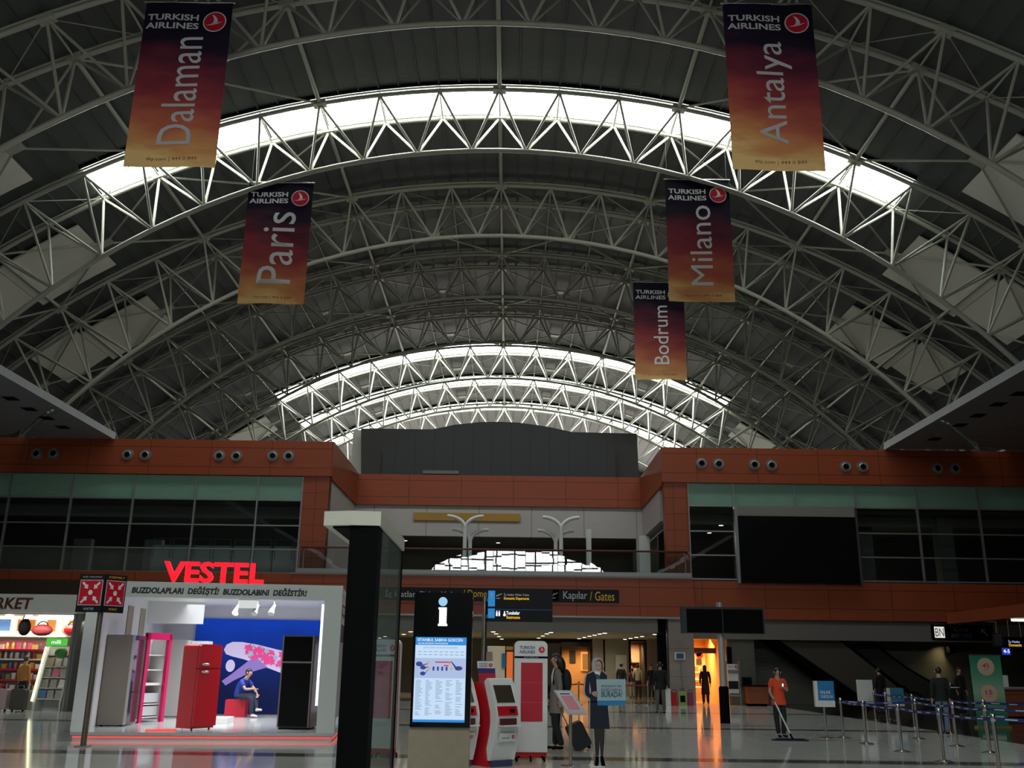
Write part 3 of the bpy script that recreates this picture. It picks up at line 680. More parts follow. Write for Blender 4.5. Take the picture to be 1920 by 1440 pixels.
# ------------------------------------------------------------------ information display
t = thing('information_display', 'black information display with glowing letter i above a lit map screen', 'display', (-.69, 10.4, 0))
MB().b2((-1.0, 10.3, .98), (-.385, 10.5, 2.33)).build('housing', 'black', t)
MB().b2((-1.01, 10.32, 0), (-.39, 10.5, .98)).build('base', mat('beige_stone', (.36, .30, .215), .55, noise=.15, nscale=9), t)
M['scr_bg'] = emis('screen_glow', (.60, .78, 1.0), .92); M['scr_hdr'] = emis('screen_blue', (.02, .30, .82), .8)
scr = MB().b2((-.972, 10.285, 1.03), (-.442, 10.302, 1.87)).build('screen', 'scr_bg', t)
mb = MB(); mb.b2((-.972, 10.28, 1.79), (-.442, 10.286, 1.87)); mb.b2((-.972, 10.28, 1.03), (-.442, 10.286, 1.055)); mb.build('header_bar', 'scr_hdr', scr)
M['scr_white'] = emis('screen_white', (.9, .95, 1), 1.0)
mb = MB(); put_text(mb, 'ISTANBUL SABIHA GOKCEN', (-.715, 10.277, 1.842), 1, .001, .005, fit=.47, fitz=.03); put_text(mb, 'ULUSLARARASI HAVALIMANI', (-.79, 10.277, 1.807), 1, .001, fit=.31, fitz=.016); mb.build('header_lettering', 'scr_white', scr)
M['scr_navy'] = emis('map_navy', (.05, .09, .42), .55); M['scr_red'] = emis('map_red', (.8, .06, .12), .7); M['scr_or'] = emis('map_orange', (.9, .5, .25), .7); M['scr_lav'] = emis('map_ground', (.50, .62, .93), .8)
MB().b2((-.968, 10.28, 1.46), (-.446, 10.286, 1.66)).build('map_ground', 'scr_lav', scr)
mb = MB()
for x, z, rx, rz_ in ((-.925, 1.60, .035, .024), (-.885, 1.565, .03, .02), (-.885, 1.505, .028, .02), (-.515, 1.56, .04, .022)):
    mb.add([(x + rx * cos(a * pi / 8), 10.277, z + rz_ * sin(a * pi / 8)) for a in range(16)], [tuple(range(16))])
mb.add([(-.60, 10.277, 1.63), (-.59, 10.277, 1.63), (-.515, 10.277, 1.55), (-.54, 10.277, 1.54)], [(0, 1, 2, 3)])
for i in range(3): mb.add([(-.9 + .02 * i, 10.277, 1.59 - .04 * i), (-.83, 10.277, 1.61 - .03 * i), (-.83, 10.277, 1.6 - .03 * i), (-.9 + .02 * i, 10.277, 1.58 - .04 * i)], [(0, 1, 2, 3)])
for i in range(4): mb.b2((-.785 + .045 * i, 10.276, 1.535), (-.765 + .045 * i, 10.278, 1.575))
mb.build('map_piers', 'scr_navy', scr)
mb = MB(); mb.b2((-.76, 10.276, 1.613), (-.60, 10.279, 1.626)); mb.b2((-.67, 10.276, 1.58), (-.62, 10.279, 1.592)); mb.build('map_terminal', 'scr_red', scr)
mb = MB()
for x, z in ((-.835, 1.615), (-.82, 1.555), (-.605, 1.61), (-.59, 1.555)): mb.b2((x - .013, 10.276, z - .013), (x + .013, 10.279, z + .013))
mb.build('map_markers', 'scr_or', scr)
mb = MB(); put_text(mb, 'ADIM ADIM HAVALIMANI REHBERI', (-.71, 10.277, 1.765), 1, .001, fit=.36, fitz=.016)
for c_ in range(5):
    for r_ in range(26):
        if random.random() < .9: mb.b2((-.955 + .104 * c_, 10.279, 1.435 - .0135 * r_), (-.955 + .104 * c_ + random.uniform(.03, .075), 10.281, 1.440 - .0135 * r_))
for r_ in range(2):
    for c_ in range(9): mb.b2((-.94 + .055 * c_, 10.279, 1.72 - .03 * r_), (-.905 + .055 * c_, 10.281, 1.726 - .03 * r_))
mb.build('list_lines', emis('screen_grey', (.38, .5, .75), .6), scr)
M['i_top'] = emis('i_dot_glow', (.35, .68, .95), .9); M['i_low'] = emis('i_stem_glow', (.93, .97, 1), 1.5)
ix = -.70
MB().lathe([(.047, 0), (.047, -.012), (.002, -.012)], (ix, 10.302, 2.235), 20, 'y').build('letter_dot', 'i_top', t)
MB().prism([(ix - .036, 1.985), (ix + .052, 1.985), (ix + .052, 2.005), (ix + .042, 2.012), (ix + .042, 2.175), (ix - .045, 2.175), (ix - .045, 2.158), (ix - .036, 2.15), (ix - .034, 2.012), (ix - .046, 2.005), (ix - .046, 1.985)], 10.288, 10.302).build('letter_stem', 'i_low', t)
# ------------------------------------------------------------------ airline totems
def totem(loc, rz, label, grp):
    t = thing('airline_totem', label, 'totem', loc, rz, grp, local=True)
    def outl(w0, z0, z1, r):
        o = [(-w0, z0), (w0, z0)]
        for a in range(0, 91, 15): o.append((w0 - r + r * sin(R(90 - a)), z1 - r + r * cos(R(90 - a))))
        for a in range(0, 91, 15): o.append((-w0 + r - r * sin(R(a)), z1 - r + r * cos(R(a))))
        return o
    MB().prism(outl(.295, .15, 2.02, .09), -.09, -.03).build('front_shell', 'whitegloss', t, False)
    MB().prism(outl(.285, .06, 2.0, .09), -.03, .03).build('red_core', 'red', t, False)
    MB().prism(outl(.295, .15, 2.02, .09), .03, .09).build('rear_shell', 'whitegloss', t, False)
    MB().b2((-.27, -.06, .05), (.27, .06, .16)).build('red_foot', 'red', t, False)
    MB().box((.015, -.093, 1.15), (.385, .012, .99), 0, .03).build('red_panel', 'redmat', t, False)
    mb = MB()
    for z in (1.30, .97): mb.b2((-.18, -.101, z), (.205, -.098, z + .006))
    mb.build('shelf_lines', mat('pink_line', (.6, .12, .16), .4), t, False)
    MB().b2((-.295, -.094, 1.72), (.295, -.088, 1.755)).build('black_band', 'blackmat', t, False)
    mb = MB(); put_text(mb, 'SELF CHECK-IN', (0, -.097, 1.737), 1, .001, fit=.25, fitz=.018); mb.build('band_lettering', 'letter_grey', t, False)
    mb = MB(); put_text(mb, 'TURKISH', (-.07, -.094, 1.905), 1, .002, .008, fit=.27, fitz=.055); put_text(mb, 'AIRLINES', (-.07, -.094, 1.83), 1, .002, .008, fit=.28, fitz=.055); mb.build('airline_lettering', 'letter_navy', t, False)
    a, b = MB(), MB(); roundel(a, b, (.19, -.092, 1.87), .062); a.build('emblem_disc', 'logo_red', t, False); b.build('emblem_wing', 'letter_white', t, False)
    for x, y in ((-.24, -.16), (.24, -.16), (-.24, .16), (.24, .16), (0, -.16)):
        MB().tube([(x * .8, y * .3, .075), (x, y, .06), (x, y, 0.0)], .016, 6).build('foot', 'blackmat', t, False)
    return t
totem((.40, 17.75, 0), .06, 'white and red airline totem with a big red panel, beside the check-in kiosks', 'airline totems')
totem((-2.26, 18.1, 0), -.35, 'white and red airline totem seen behind the pillar glass', 'airline totems')
# ------------------------------------------------------------------ self check-in kiosks
def kiosk(loc, rz, label):
    t = thing('checkin_kiosk', label, 'kiosk', loc, rz, 'self check-in kiosks', local=True)
    front = [(-.06, .1), (-.13, .3), (-.2, .55), (-.225, .72), (-.22, .84), (-.17, 1.0), (-.10, 1.16), (-.03, 1.30), (.02, 1.37), (.06, 1.385)]
    back = [(.13, 1.33), (.08, 1.2), (.02, 1.05), (-.05, .85), (-.06, .7), (-.03, .5), (.03, .3), (.08, .1)]
    for s in (-1, 1): MB().prismx(front + back, s * .22, s * .255).build('side_cheek', 'whitegloss', t, False)
    fr2 = [(y + .025, z) for y, z in front]
    MB().prismx(fr2 + back, -.22, .22).build('body', 'white', t, False)
    rb = [(-.02, 0), (.04, .3), (-.03, .55), (-.045, .75), (-.0, 1.0), (.08, 1.2), (.12, 1.31), (.50, 1.31), (.50, 0)]
    MB().prismx(rb, -.262, .20).build('red_back', 'red', t, False)
    # facets of the front: screen, red reader band, slot, tray, logo plate
    def plate(y0, z0, y1, z1, x0, x1, off=.012):
        d = Vector((0, y1 - y0, z1 - z0)).normalized(); n = Vector((0, -d.z, d.y)) * off
        return [Vector((x, y, z)) + n * k for k in (0, 1) for x, y, z in ((x0, y0, z0), (x1, y0, z0), (x1, y1, z1), (x0, y1, z1))], [(0, 3, 2, 1), (4, 5, 6, 7), (0, 1, 5, 4), (1, 2, 6, 5), (2, 3, 7, 6), (3, 0, 4, 7)]
    mb = MB(); mb.add(*plate(-.148, 1.0, -.02, 1.27, -.185, .185)); mb.build('touch_screen', mat('kiosk_screen', (.055, .042, .03), .15), t, False)
    mb = MB(); mb.add(*plate(-.205, .80, -.165, .94, -.20, .20, .02)); rdr = mb.build('reader_band', 'red', t, False)
    mb = MB(); mb.b2((.04, -.235, .85), (.12, -.19, .9)); mb.build('card_slot', 'blackmat', rdr, False)
    mb = MB(); mb.b2((-.17, -.225, .66), (.17, -.2, .755)); mb.build('ticket_slot', mat('kiosk_slot', (.10, .02, .02), .3), t, False)
    MB().b2((-.19, -.33, .635), (.19, -.19, .655)).build('tray', 'whitegloss', t, False)
    mb = MB(); mb.add(*plate(-.165, .40, -.2, .53, -.16, .16, .02)); lp = mb.build('logo_plate', 'white', t, False)
    mb = MB(); put_text(mb, 'TURKISH', (-.035, -.207, .492), 1, .001, .005, fit=.16, fitz=.025, tilt=.25); put_text(mb, 'AIRLINES', (-.035, -.2, .452), 1, .001, .005, fit=.16, fitz=.025, tilt=.25); mb.build('plate_lettering', 'letter_navy', lp, False)
    a, b = MB(), MB(); roundel(a, b, (.105, -.21, .47), .035); a.build('emblem_disc', 'logo_red', lp, False); b.build('emblem_wing', 'letter_white', lp, False)
    MB().b2((-.22, -.06, 0), (.22, .28, .1)).build('base', mat('kiosk_base', (.05, .05, .12), .5), t, False)
kiosk((-.12, 16.75, 0), R(38), 'white and red check-in kiosk right next to the totem')
kiosk((-.80, 16.62, 0), R(38), 'white and red check-in kiosk half hidden by the information display')
t = thing('poster_stand', 'small red and blue airline poster standing behind the check-in kiosks', 'poster', (-.42, 17.75, 0), 0, None)
MB().tube([(-.42, 17.8, .02), (-.42, 17.8, 1.3)], .02, 8).build('post', 'chrome', t); MB().lathe([(.16, 0), (.16, .015), (.02, .03)], (-.42, 17.8, 0), 18).build('base', 'chrome', t)
MB().prism([(-.56, 1.66), (-.245, 1.66), (-.21, 1.18), (-.5, 1.18)], 17.74, 17.76).build('poster', 'redmat', t)
MB().prism([(-.56, 1.66), (-.245, 1.66), (-.238, 1.54), (-.552, 1.54)], 17.73, 17.74).build('white_head', 'white', t)
MB().prism([(-.552, 1.54), (-.238, 1.54), (-.233, 1.46), (-.545, 1.46)], 17.73, 17.74).build('blue_band', mat('poster_blue', (.02, .03, .2), .5), t)
mb = MB(); put_text(mb, 'TURKISH', (-.45, 17.727, 1.615), 1, .001, .006, fit=.15, fitz=.028); put_text(mb, 'AIRLINES', (-.45, 17.727, 1.575), 1, .001, .006, fit=.15, fitz=.028); mb.build('lettering', 'letter_navy', t)
a, b = MB(), MB(); roundel(a, b, (-.315, 17.728, 1.595), .038); a.build('emblem_disc', 'logo_red', t); b.build('emblem_wing', 'letter_white', t)
# ------------------------------------------------------------------ slanted pink board on a post
t = thing('notice_stand', 'slanted framed notice with a pink sheet on a steel post', 'notice stand', (1.06, 16.95, 0))
MB().tube([(1.06, 16.95, .01), (1.06, 16.95, .86)], .028, 12).build('post', 'chrome', t); MB().lathe([(.17, 0), (.17, .012), (.05, .025)], (1.06, 16.95, 0), 20).build('base', 'chrome', t)
def slab(c4, off, th):
    n = (Vector(c4[1]) - Vector(c4[0])).cross(Vector(c4[3]) - Vector(c4[0])).normalized()
    vs = [Vector(p) + n * (off + k) for k in (0, th) for p in c4]
    return vs, [(0, 3, 2, 1), (4, 5, 6, 7), (0, 1, 5, 4), (1, 2, 6, 5), (2, 3, 7, 6), (3, 0, 4, 7)]
c4 = [Vector((1.0, 16.72, .82)), Vector((1.315, 16.72, .82)), Vector((1.105, 17.14, 1.18)), Vector((.785, 17.14, 1.18))]
mb = MB(); mb.add(*slab(c4, 0, .022)); mb.build('frame', mat('silver_frame', (.66, .68, .68), .3, .3), t)
def inset(c4, u0, u1, v0, v1): return [c4[0] + (c4[1] - c4[0]) * u + (c4[3] - c4[0]) * v for u, v in ((u0, v0), (u1, v0), (u1, v1), (u0, v1))]
mb = MB(); mb.add(*slab(inset(c4, .13, .87, .12, .92), .022, .003)); mb.build('paper', 'white', t)
mb = MB(); mb.add(*slab(inset(c4, .18, .82, .14, .76), .025, .002)); mb.build('pink_sheet', mat('pink_sheet', (.66, .25, .31), .6), t)
mb = MB(); mb.add(*slab(inset(c4, .2, .75, .81, .86), .025, .002)); mb.build('heading', 'letter_navy', t)
# ------------------------------------------------------------------ life-size cardboard stewardess holding a board
CYY = 16.9
t = thing('cardboard_cutout', 'life-size cardboard cutout of an airline hostess in navy holding a light blue board', 'cutout', (1.47, CYY, 0))
def cut(name, px, y0, y1, m, par=None):
    return MB().prism([(at(x, y, CYY).x, at(x, y, CYY).z) for x, y in px], CYY + y0, CYY + y1).build(name, m, par or t)
Z = lambda pts: [(1000 + x / 6, 1200 + y / 6) for x, y in pts]
cut('card', Z([(690, 1432), (700, 1370), (700, 1320), (680, 1200), (672, 1010), (632, 1003), (632, 690), (575, 625), (563, 560), (580, 400), (600, 375), (662, 345), (655, 265), (668, 215), (710, 193), (760, 205), (795, 260), (790, 340), (835, 400), (850, 600), (850, 850), (868, 1000), (805, 1012), (808, 1200), (792, 1300), (815, 1420), (815, 1432)]), 0, .012, mat('cardboard_edge', (.42, .40, .37), .7))
M['navy_cloth'] = mat('navy_cloth', (.005, .007, .026), .7)
cut('jacket', Z([(655, 365), (700, 345), (735, 420), (770, 345), (830, 400), (835, 700), (640, 700), (640, 660), (590, 620), (578, 570), (590, 430), (605, 385)]), -.004, 0, 'navy_cloth')
cut('skirt', Z([(640, 690), (832, 690), (862, 1000), (640, 1000)]), -.004, 0, 'navy_cloth')
cut('arm_gap', Z([(632, 470), (648, 560), (645, 610), (630, 590)]), -.006, -.003, mat('cutout_pale', (.45, .43, .42), .7))
M['tights'] = mat('dark_tights', (.022, .012, .012), .5)
cut('stocking', Z([(682, 1000), (745, 1000), (748, 1120), (735, 1300), (702, 1310), (690, 1180)]), -.004, 0, 'tights')
cut('stocking', Z([(745, 1000), (802, 1000), (800, 1150), (785, 1310), (758, 1310), (748, 1180)]), -.004, 0, 'tights')
cut('shoe', Z([(700, 1310), (738, 1310), (738, 1370), (728, 1428), (690, 1430), (692, 1390)]), -.006, -.001, 'blackmat')
cut('shoe', Z([(752, 1310), (790, 1310), (808, 1400), (808, 1428), (770, 1428), (755, 1370)]), -.006, -.001, 'blackmat')
cut('hair', Z([(680, 260), (700, 215), (745, 208), (780, 250), (785, 330), (765, 350), (755, 300), (735, 240), (700, 250)]), -.004, 0, mat('cutout_hair', (.07, .045, .03), .6))
cut('face', Z([(695, 265), (715, 238), (748, 240), (765, 275), (763, 320), (745, 352), (722, 352), (700, 320)]), -.007, -.003, mat('cutout_skin', (.48, .30, .25), .6))
cut('eye', Z([(711, 281), (724, 279), (724, 287), (711, 289)]), -.009, -.006, 'hairdark'); cut('eye', Z([(738, 281), (752, 283), (752, 290), (738, 288)]), -.009, -.006, 'hairdark')
cut('mouth', Z([(716, 326), (735, 330), (745, 324), (736, 336), (722, 335)]), -.009, -.006, mat('lips', (.4, .08, .08), .5))
cut('headscarf', Z([(668, 300), (666, 240), (690, 207), (740, 200), (765, 215), (720, 225), (692, 250), (685, 310), (675, 320)]), -.008, -.003, mat('cutout_scarf', (.40, .38, .40), .7))
cut('blouse', Z([(678, 345), (700, 350), (745, 355), (748, 390), (735, 410), (700, 390)]), -.006, -.002, 'white')
cut('neck_scarf', Z([(695, 380), (735, 388), (752, 430), (745, 470), (715, 445), (705, 420)]), -.008, -.004, mat('teal_scarf', (.02, .08, .12), .6))
hb = MB()
cut('hand', Z([(655, 590), (690, 575), (728, 585), (732, 600), (700, 602), (728, 610), (728, 622), (690, 620), (715, 632), (700, 640), (665, 620)]), -.02, -.012, mat('cutout_hand', (.46, .28, .22), .6))
cut('board', Z([(708, 442), (1035, 440), (1040, 680), (1032, 735), (722, 738), (715, 600)]), -.012, -.004, mat('board_blue', (.34, .48, .52), .5))
cut('board_stripe', Z([(718, 682), (1038, 680), (1032, 735), (722, 738)]), -.015, -.011, mat('board_stripe', (.02, .21, .48), .5))
mb = MB(); p = lambda x, y: at(1000 + x / 6, 1200 + y / 6, CYY - .015)
put_text(mb, 'BAGAJINIZI VER', p(878, 522), 1, .001, .006, fit=.34, fitz=.042, shear=.1); put_text(mb, 'EN HIZLI CHECK-IN', p(878, 562), 1, .001, .006, fit=.34, fitz=.042, shear=.1); put_text(mb, 'BURADA!', p(882, 612), 1, .001, .012, fit=.355, fitz=.09, shear=.15)
mb.build('board_lettering', mat('board_ink', (.01, .06, .10), .5), t)
MB().b2((1.38, CYY - .02, 0), (1.62, CYY + .3, .012)).build('floor_tab', 'white', t)
MB().prismx([(CYY + .012, .01), (CYY + .3, .01), (CYY + .012, .9)], 1.47, 1.485).build('easel_back', mat('card_brown', (.3, .24, .17), .8), t)
# ------------------------------------------------------------------ appliance booth
BA, BR = Vector((-8.72, 20.93, 0)), R(6.35)
def BW(u, v, z=0): return BA + Matrix.Rotation(BR, 3, 'Z') @ Vector((u, v, z))
M['boothwhite'] = mat('booth_white', (.74, .76, .76), .45)
M['boothgrey'] = mat('booth_grey', (.56, .60, .575), .45)
M['platform'] = mat('booth_platform', (.46, .48, .47), .12)
M['redled'] = emis('red_led', (1, .10, .09), .75, (.4, .05, .05)); M['neon'] = emis('neon_red', (1, .005, .02), 1.15, (.5, 0, .01))
t = thing('exhibition_booth', 'white appliance exhibition booth with glowing red letters on its roof', 'booth', BA, BR, None, local=True)
b = lambda lo, hi, n, m, par=None: MB().b2(lo, hi).build(n, m, par or t, False)
b((-.32, 0, .1), (5.06, 7.6, .16), 'platform', 'platform'); b((-.28, .04, 0), (5.02, 7.6, .1), 'plinth', 'boothgrey')
b((-.28, .02, .045), (5.0, .035, .075), 'led_strip', 'redled'); b((5.03, .05, .045), (5.045, 3.4, .075), 'led_strip', 'redled')
b((-.32, 0, 2.92), (5.06, .3, 3.24), 'header', 'boothgrey')
b((-.32, 0, .16), (.06, .28, 2.92), 'left_pillar', 'boothwhite'); b((4.68, 0, .16), (5.06, .3, 2.92), 'right_pillar', 'boothgrey')
b((-.42, .28, .16), (-.36, 7.4, 3.2), 'left_wall', 'boothwhite')
b((-.42, 7.4, .16), (5.06, 7.5, 3.24), 'back_wall', 'boothwhite'); b((-.36, .3, 3.12), (5.06, 7.4, 3.2), 'ceiling_panel', 'boothwhite')
for v in (3.3, 4.5): b((-.362, v, 1.0), (-.34, v + .5, 2.9), 'tan_strip', mat('tan_strip', (.34, .30, .22), .6))
b((-.36, 5.2, 2.55), (1.1, 5.3, 3.12), 'drop_panel', 'boothwhite')
b((4.98, .3, .45), (5.03, 7.4, 2.05), 'right_wall', mat('lavender_panel', (.50, .48, .55), .4)); b((4.98, .3, 2.05), (5.03, 7.4, 2.45), 'mural_side', mat('side_print', (.01, .03, .16), .3))
rs = b((5.03, .45, 2.62), (5.05, 3.2, 2.86), 'side_sign', 'red')
mb = MB(); put_text(mb, 'VESTEL', (5.055, 1.25, 2.74), 1, .002, .01, fit=1.3, fitz=.15, rz=pi / 2); mb.build('side_lettering', 'letter_white', rs, False)
b((4.98, .3, 2.45), (5.03, 7.4, 3.12), 'side_header', 'boothwhite')
b((4.60, .3, .7), (4.68, .34, 2.85), 'lit_edge', emis('booth_edge_light', (1, .97, 1), 1.4))
mb = MB(); put_text(mb, 'VESTEL', (2.22, .17, 3.48), 1, .07, .024, cw=1, fit=2.16, fitz=.45, shear=0, space=1.02); mb.build('roof_letters', 'neon', t, False)
mb = MB(); put_text(mb, 'BUZDOLAPLARI  DEĞİŞTİ!  BUZDOLABINI  DEĞİSTİR!', (2.42, -.008, 3.06), 1, .006, .03, fit=3.72, fitz=.20, shear=.12); mb.build('header_lettering', 'letter_black', t, False)
# backlit mural of a flower-painted aircraft
def mural_mat():
    m = mat('mural_print', (.01, .03, .3), .5, spec=.08); nt = m.node_tree; bs = nt.nodes['Principled BSDF']
    tc = nt.nodes.new('ShaderNodeTexCoord'); s = nt.nodes.new('ShaderNodeSeparateXYZ'); nt.links.new(tc.outputs['Object'], s.inputs[0])
    n = nt.nodes.new('ShaderNodeTexNoise'); n.inputs['Scale'].default_value = .9; n.inputs['Detail'].default_value = 6; nt.links.new(tc.outputs['Object'], n.inputs[0])
    f = math_node(nt, 'ADD', math_node(nt, 'DIVIDE', s.outputs[2], 2.7), math_node(nt, 'MULTIPLY', math_node(nt, 'SUBTRACT', n.outputs['Fac'], .5), .6))
    cr = nt.nodes.new('ShaderNodeValToRGB'); nt.links.new(f, cr.inputs[0]); e = cr.color_ramp.elements
    e[0].position = .28; e[0].color = (.004, .006, .022, 1); e[1].position = 1; e[1].color = (.006, .05, .46, 1)
    k = e.new(.62); k.color = (.004, .02, .17, 1)
    bs.inputs['Base Color'].default_value = (.004, .008, .05, 1); nt.links.new(cr.outputs[0], bs.inputs['Emission Color']); bs.inputs['Emission Strength'].default_value = .8
    return m
mu = b((.52, 7.33, .18), (5.0, 7.4, 2.78), 'mural', mural_mat())
M['pl_body'] = emis('mural_pale', (.72, .62, .90), .55, (.3, .27, .4)); M['pl_wing'] = emis('mural_purple', (.30, .22, .62), .5, (.15, .1, .3)); M['pl_pink'] = emis('mural_pink', (.90, .07, .32), .55, (.4, .03, .15)); M['pl_cyan'] = emis('mural_cyan', (.30, .55, .65), .5, (.2, .3, .35))
fl = lambda pts, y, n, m: MB().prism(pts, y, y + .004).build(n, m, mu, False)
fl([(1.36, 1.92), (1.42, 2.06), (1.58, 2.14), (1.85, 2.14), (2.3, 2.07), (3.2, 1.87), (4.6, 1.5), (4.6, .7), (3.1, 1.27), (2.5, 1.48), (1.95, 1.66), (1.6, 1.74), (1.43, 1.8)], 7.322, 'fuselage', 'pl_body')
fl([(1.38, 1.06), (1.62, 1.24), (2.1, 1.64), (2.3, 1.72), (2.62, 1.45), (2.2, 1.32), (1.7, 1.07), (1.5, .94)], 7.316, 'wing', 'pl_wing')
fl([(1.58 + .13 * cos(a * pi / 8), 1.48 + .17 * sin(a * pi / 8)) for a in range(16)], 7.318, 'engine', 'pl_body')
random.seed(3); pk, cy = MB(), MB()
for i in range(170):
    u = random.uniform(2.0, 4.4); zc = 1.98 - (u - 1.9) * .30 + random.uniform(-.24, .19) * min(1, (u - 1.5)); r_ = random.uniform(.04, .13); a0 = random.uniform(0, 6)
    (pk if random.random() < .74 else cy).add([(u + r_ * (1 if k % 2 else .55) * cos(a0 + k * pi / 5), 7.314 - .0003 * i / 10, zc + r_ * (1 if k % 2 else .55) * sin(a0 + k * pi / 5)) for k in range(10)], [tuple(range(10))])
pk.build('pink_flowers', 'pl_pink', mu, False); cy.build('pale_flowers', 'pl_cyan', mu, False)
fl([(.6, .2), (1.2, .2), (1.22, .5), (.62, .55)], 7.318, 'purple_patch', mat('mural_violet', (.14, .08, .25), .4))
# booth lamps
def blamp(name, loc, en, sx, sy, col=(1, 1, 1), rot=(0, 0, 0)):
    l = bpy.data.lights.new(name, 'AREA'); l.energy = en; l.shape = 'RECTANGLE'; l.size = sx; l.size_y = sy; l.color = col
    l.spread = R(125); o = bpy.data.objects.new(name, l); C.objects.link(o); o.location = loc; o.rotation_euler = rot; return o
blamp('booth_ceiling_lamp', BW(2.4, 3.6, 3.05), 240, 3.5, 5.5, (.95, .97, 1), (0, 0, BR))
for i, (u, v, z, lab, on) in enumerate(((2.36, 3.0, 2.78, 'glowing white spotlight under the booth ceiling, leftmost of three', 1), (2.80, 3.1, 2.80, 'white spotlight under the booth ceiling, middle of three', 0), (3.22, 3.0, 2.80, 'white spotlight under the booth ceiling, rightmost of three', 0))):
    s = thing('booth_spotlight', lab, 'spotlight', BW(u, v, 3.12), BR, 'booth spotlights', local=True)
    MB().tube([(0, 0, 0), (0, 0, -.18)], .02, 8).build('stem', 'white', s, False)
    MB().tube([(.02, 0, -.16), (-.02, -.05, -.26), (-.05, -.12, -.38)], [.035, .055, .085], 12).build('lamp_head', 'white', s, False)
    MB().tube([(-.05, -.12, -.382), (-.053, -.128, -.395)], [.075, .07], 12).build('lens', emis('spot_lens', (1, .95, .85), 8) if on else 'boothgrey', s, False)
s = thing('ceiling_projector', 'grey box hung from the booth ceiling between the spotlights', 'projector', BW(2.6, 2.9, 3.12), BR, None, True)
MB().b2((-.2, -.15, -.26), (.2, .15, 0)).build('housing', 'boothgrey', s, False)
# refrigerators
def fridge(name, label, u0, v0, u1, v1, h, rz=0):
    return thing(name, label, 'refrigerator', BW((u0 + u1) / 2, (v0 + v1) / 2, .16), BR + rz, 'refrigerators in the booth', local=True), (u1 - u0) / 2, (v1 - v0) / 2
M['greige'] = mat('greige_steel', (.22, .195, .165), .45, .3); M['mirror'] = mat('dark_mirror_door', (.03, .03, .035), .04, spec=.9)
t, x, y = fridge('refrigerator', 'greige refrigerator with dark mirrored door at the left end of the booth', -.34, 1.83, .28, 2.85, 2)
MB().b2((-x, -y, .03), (x - .05, y, 2.0)).build('body', 'greige', t, False)
for z0, z1 in ((.05, .72), (.74, 1.99)): MB().b2((x - .045, -y + .01, z0), (x, y - .01, z1)).build('door', 'mirror', t, False)
MB().b2((x - .05, -y - .008, .04), (x + .01, -y + .02, 2.0)).build('steel_edge', 'chrome', t, False)
for sx in (-x + .08, x - .12): MB().b2((sx - .03, -y + .05, 0), (sx + .03, -y + .12, .03)).build('foot', 'blackmat', t, False)
t, x, y = fridge('open_refrigerator', 'magenta-framed open refrigerator showing white shelves', -.12, 3.2, .52, 4.0, 2.05, R(-32))
for nm, lo, hi in (('frame_post', (x - .1, -y, 0), (x, -y + .09, 2.08)), ('frame_post', (x - .1, y - .09, 0), (x, y, 2.08)), ('frame_head', (x - .1, -y, 1.93), (x, y, 2.09)), ): MB().b2(lo, hi).build(nm, mat('magenta_frame', (.55, .008, .10), .3), t, False)
MB().b2((-x, -y + .02, .05), (-x + .04, y - .02, 1.95)).build('liner_back', 'whitegloss', t, False); MB().b2((-x, y - .05, .05), (x - .1, y - .02, 1.95)).build('liner_side', 'whitegloss', t, False); MB().b2((-x, -y + .02, .05), (x - .1, -y + .05, 1.95)).build('liner_side', 'whitegloss', t, False)
for z in (.1, .4, .85, 1.2, 1.55): MB().b2((-x + .04, -y + .05, z), (x - .14, y - .05, z + (.06 if z == .85 else .025))).build('shelf', 'white', t, False)
for z in (.15, .45): MB().b2((-x + .1, -y + .08, z), (x - .16, y - .08, z + .22)).build('drawer', mat('fridge_drawer', (.5, .54, .55), .2), t, False)
t, x, y = fridge('refrigerator', 'plain grey refrigerator standing behind the red one', -.02, 5.6, .72, 6.3, 2)
MB().b2((-x, -y, .04), (x - .05, y, 1.98)).build('body', mat('silver_grey', (.40, .38, .37), .4, .2), t, False); MB().b2((x - .05, -y + .005, .06), (x, y, 1.97)).build('door', 'boothgrey', t, False)
for sx in (-x + .05, x - .1): MB().b2((sx, -y + .04, 0), (sx + .05, -y + .1, .04)).build('foot', 'blackmat', t, False)
o = MB().b2((BW(.95, 5.8).x - .2, BW(.95, 5.8).y, .16), (BW(.95, 5.8).x + .25, BW(.95, 5.8).y + .4, 2.12)).build('white_cabinet', 'whitegloss', None, BW(.95, 5.9, .16)); tag(o, 'narrow white cabinet rising between the grey and the red refrigerators', 'cabinet')
t, x, y = fridge('refrigerator', 'glossy red retro refrigerator at the front of the booth', 1.72, .72, 2.26, 1.36, 1.8, R(-38))
def rbox(lo, hi, r, m, n, par):
    mb = MB(); o = []
    for cx_, cy_, a0 in ((hi[1] - r, hi[2] - r, 0), (lo[1] + r, hi[2] - r, 90)):
        for a in range(0, 91, 18): o.append((cx_ + r * cos(R(a0 + a)), cy_ + r * sin(R(a0 + a))))
    o += [(lo[1], lo[2]), (hi[1], lo[2])]
    return mb.prismx(o, lo[0], hi[0]).build(n, m, par, False)
rbox((-x, -y, .03), (x - .07, y, 1.8), .08, 'red', 'body', t)
rbox((x - .06, -y + .005, .08), (x, y - .005, 1.27), .03, 'red', 'door', t); rbox((x - .06, -y + .005, 1.29), (x, y - .005, 1.79), .07, 'red', 'door', t)
for z in (1.21, 1.37): MB().tube([(x + .005, -y + .1, z), (x + .045, -y + .13, z), (x + .05, -y + .22, z), (x + .02, -y + .27, z)], [.025, .03, .028, .018], 8).build('handle', 'chrome', t, False)
for sy in (-y + .08, y - .08): MB().tube([(x - .12, sy, 0), (x - .12, sy, .03)], .02, 8).build('foot', 'blackmat', t, False)
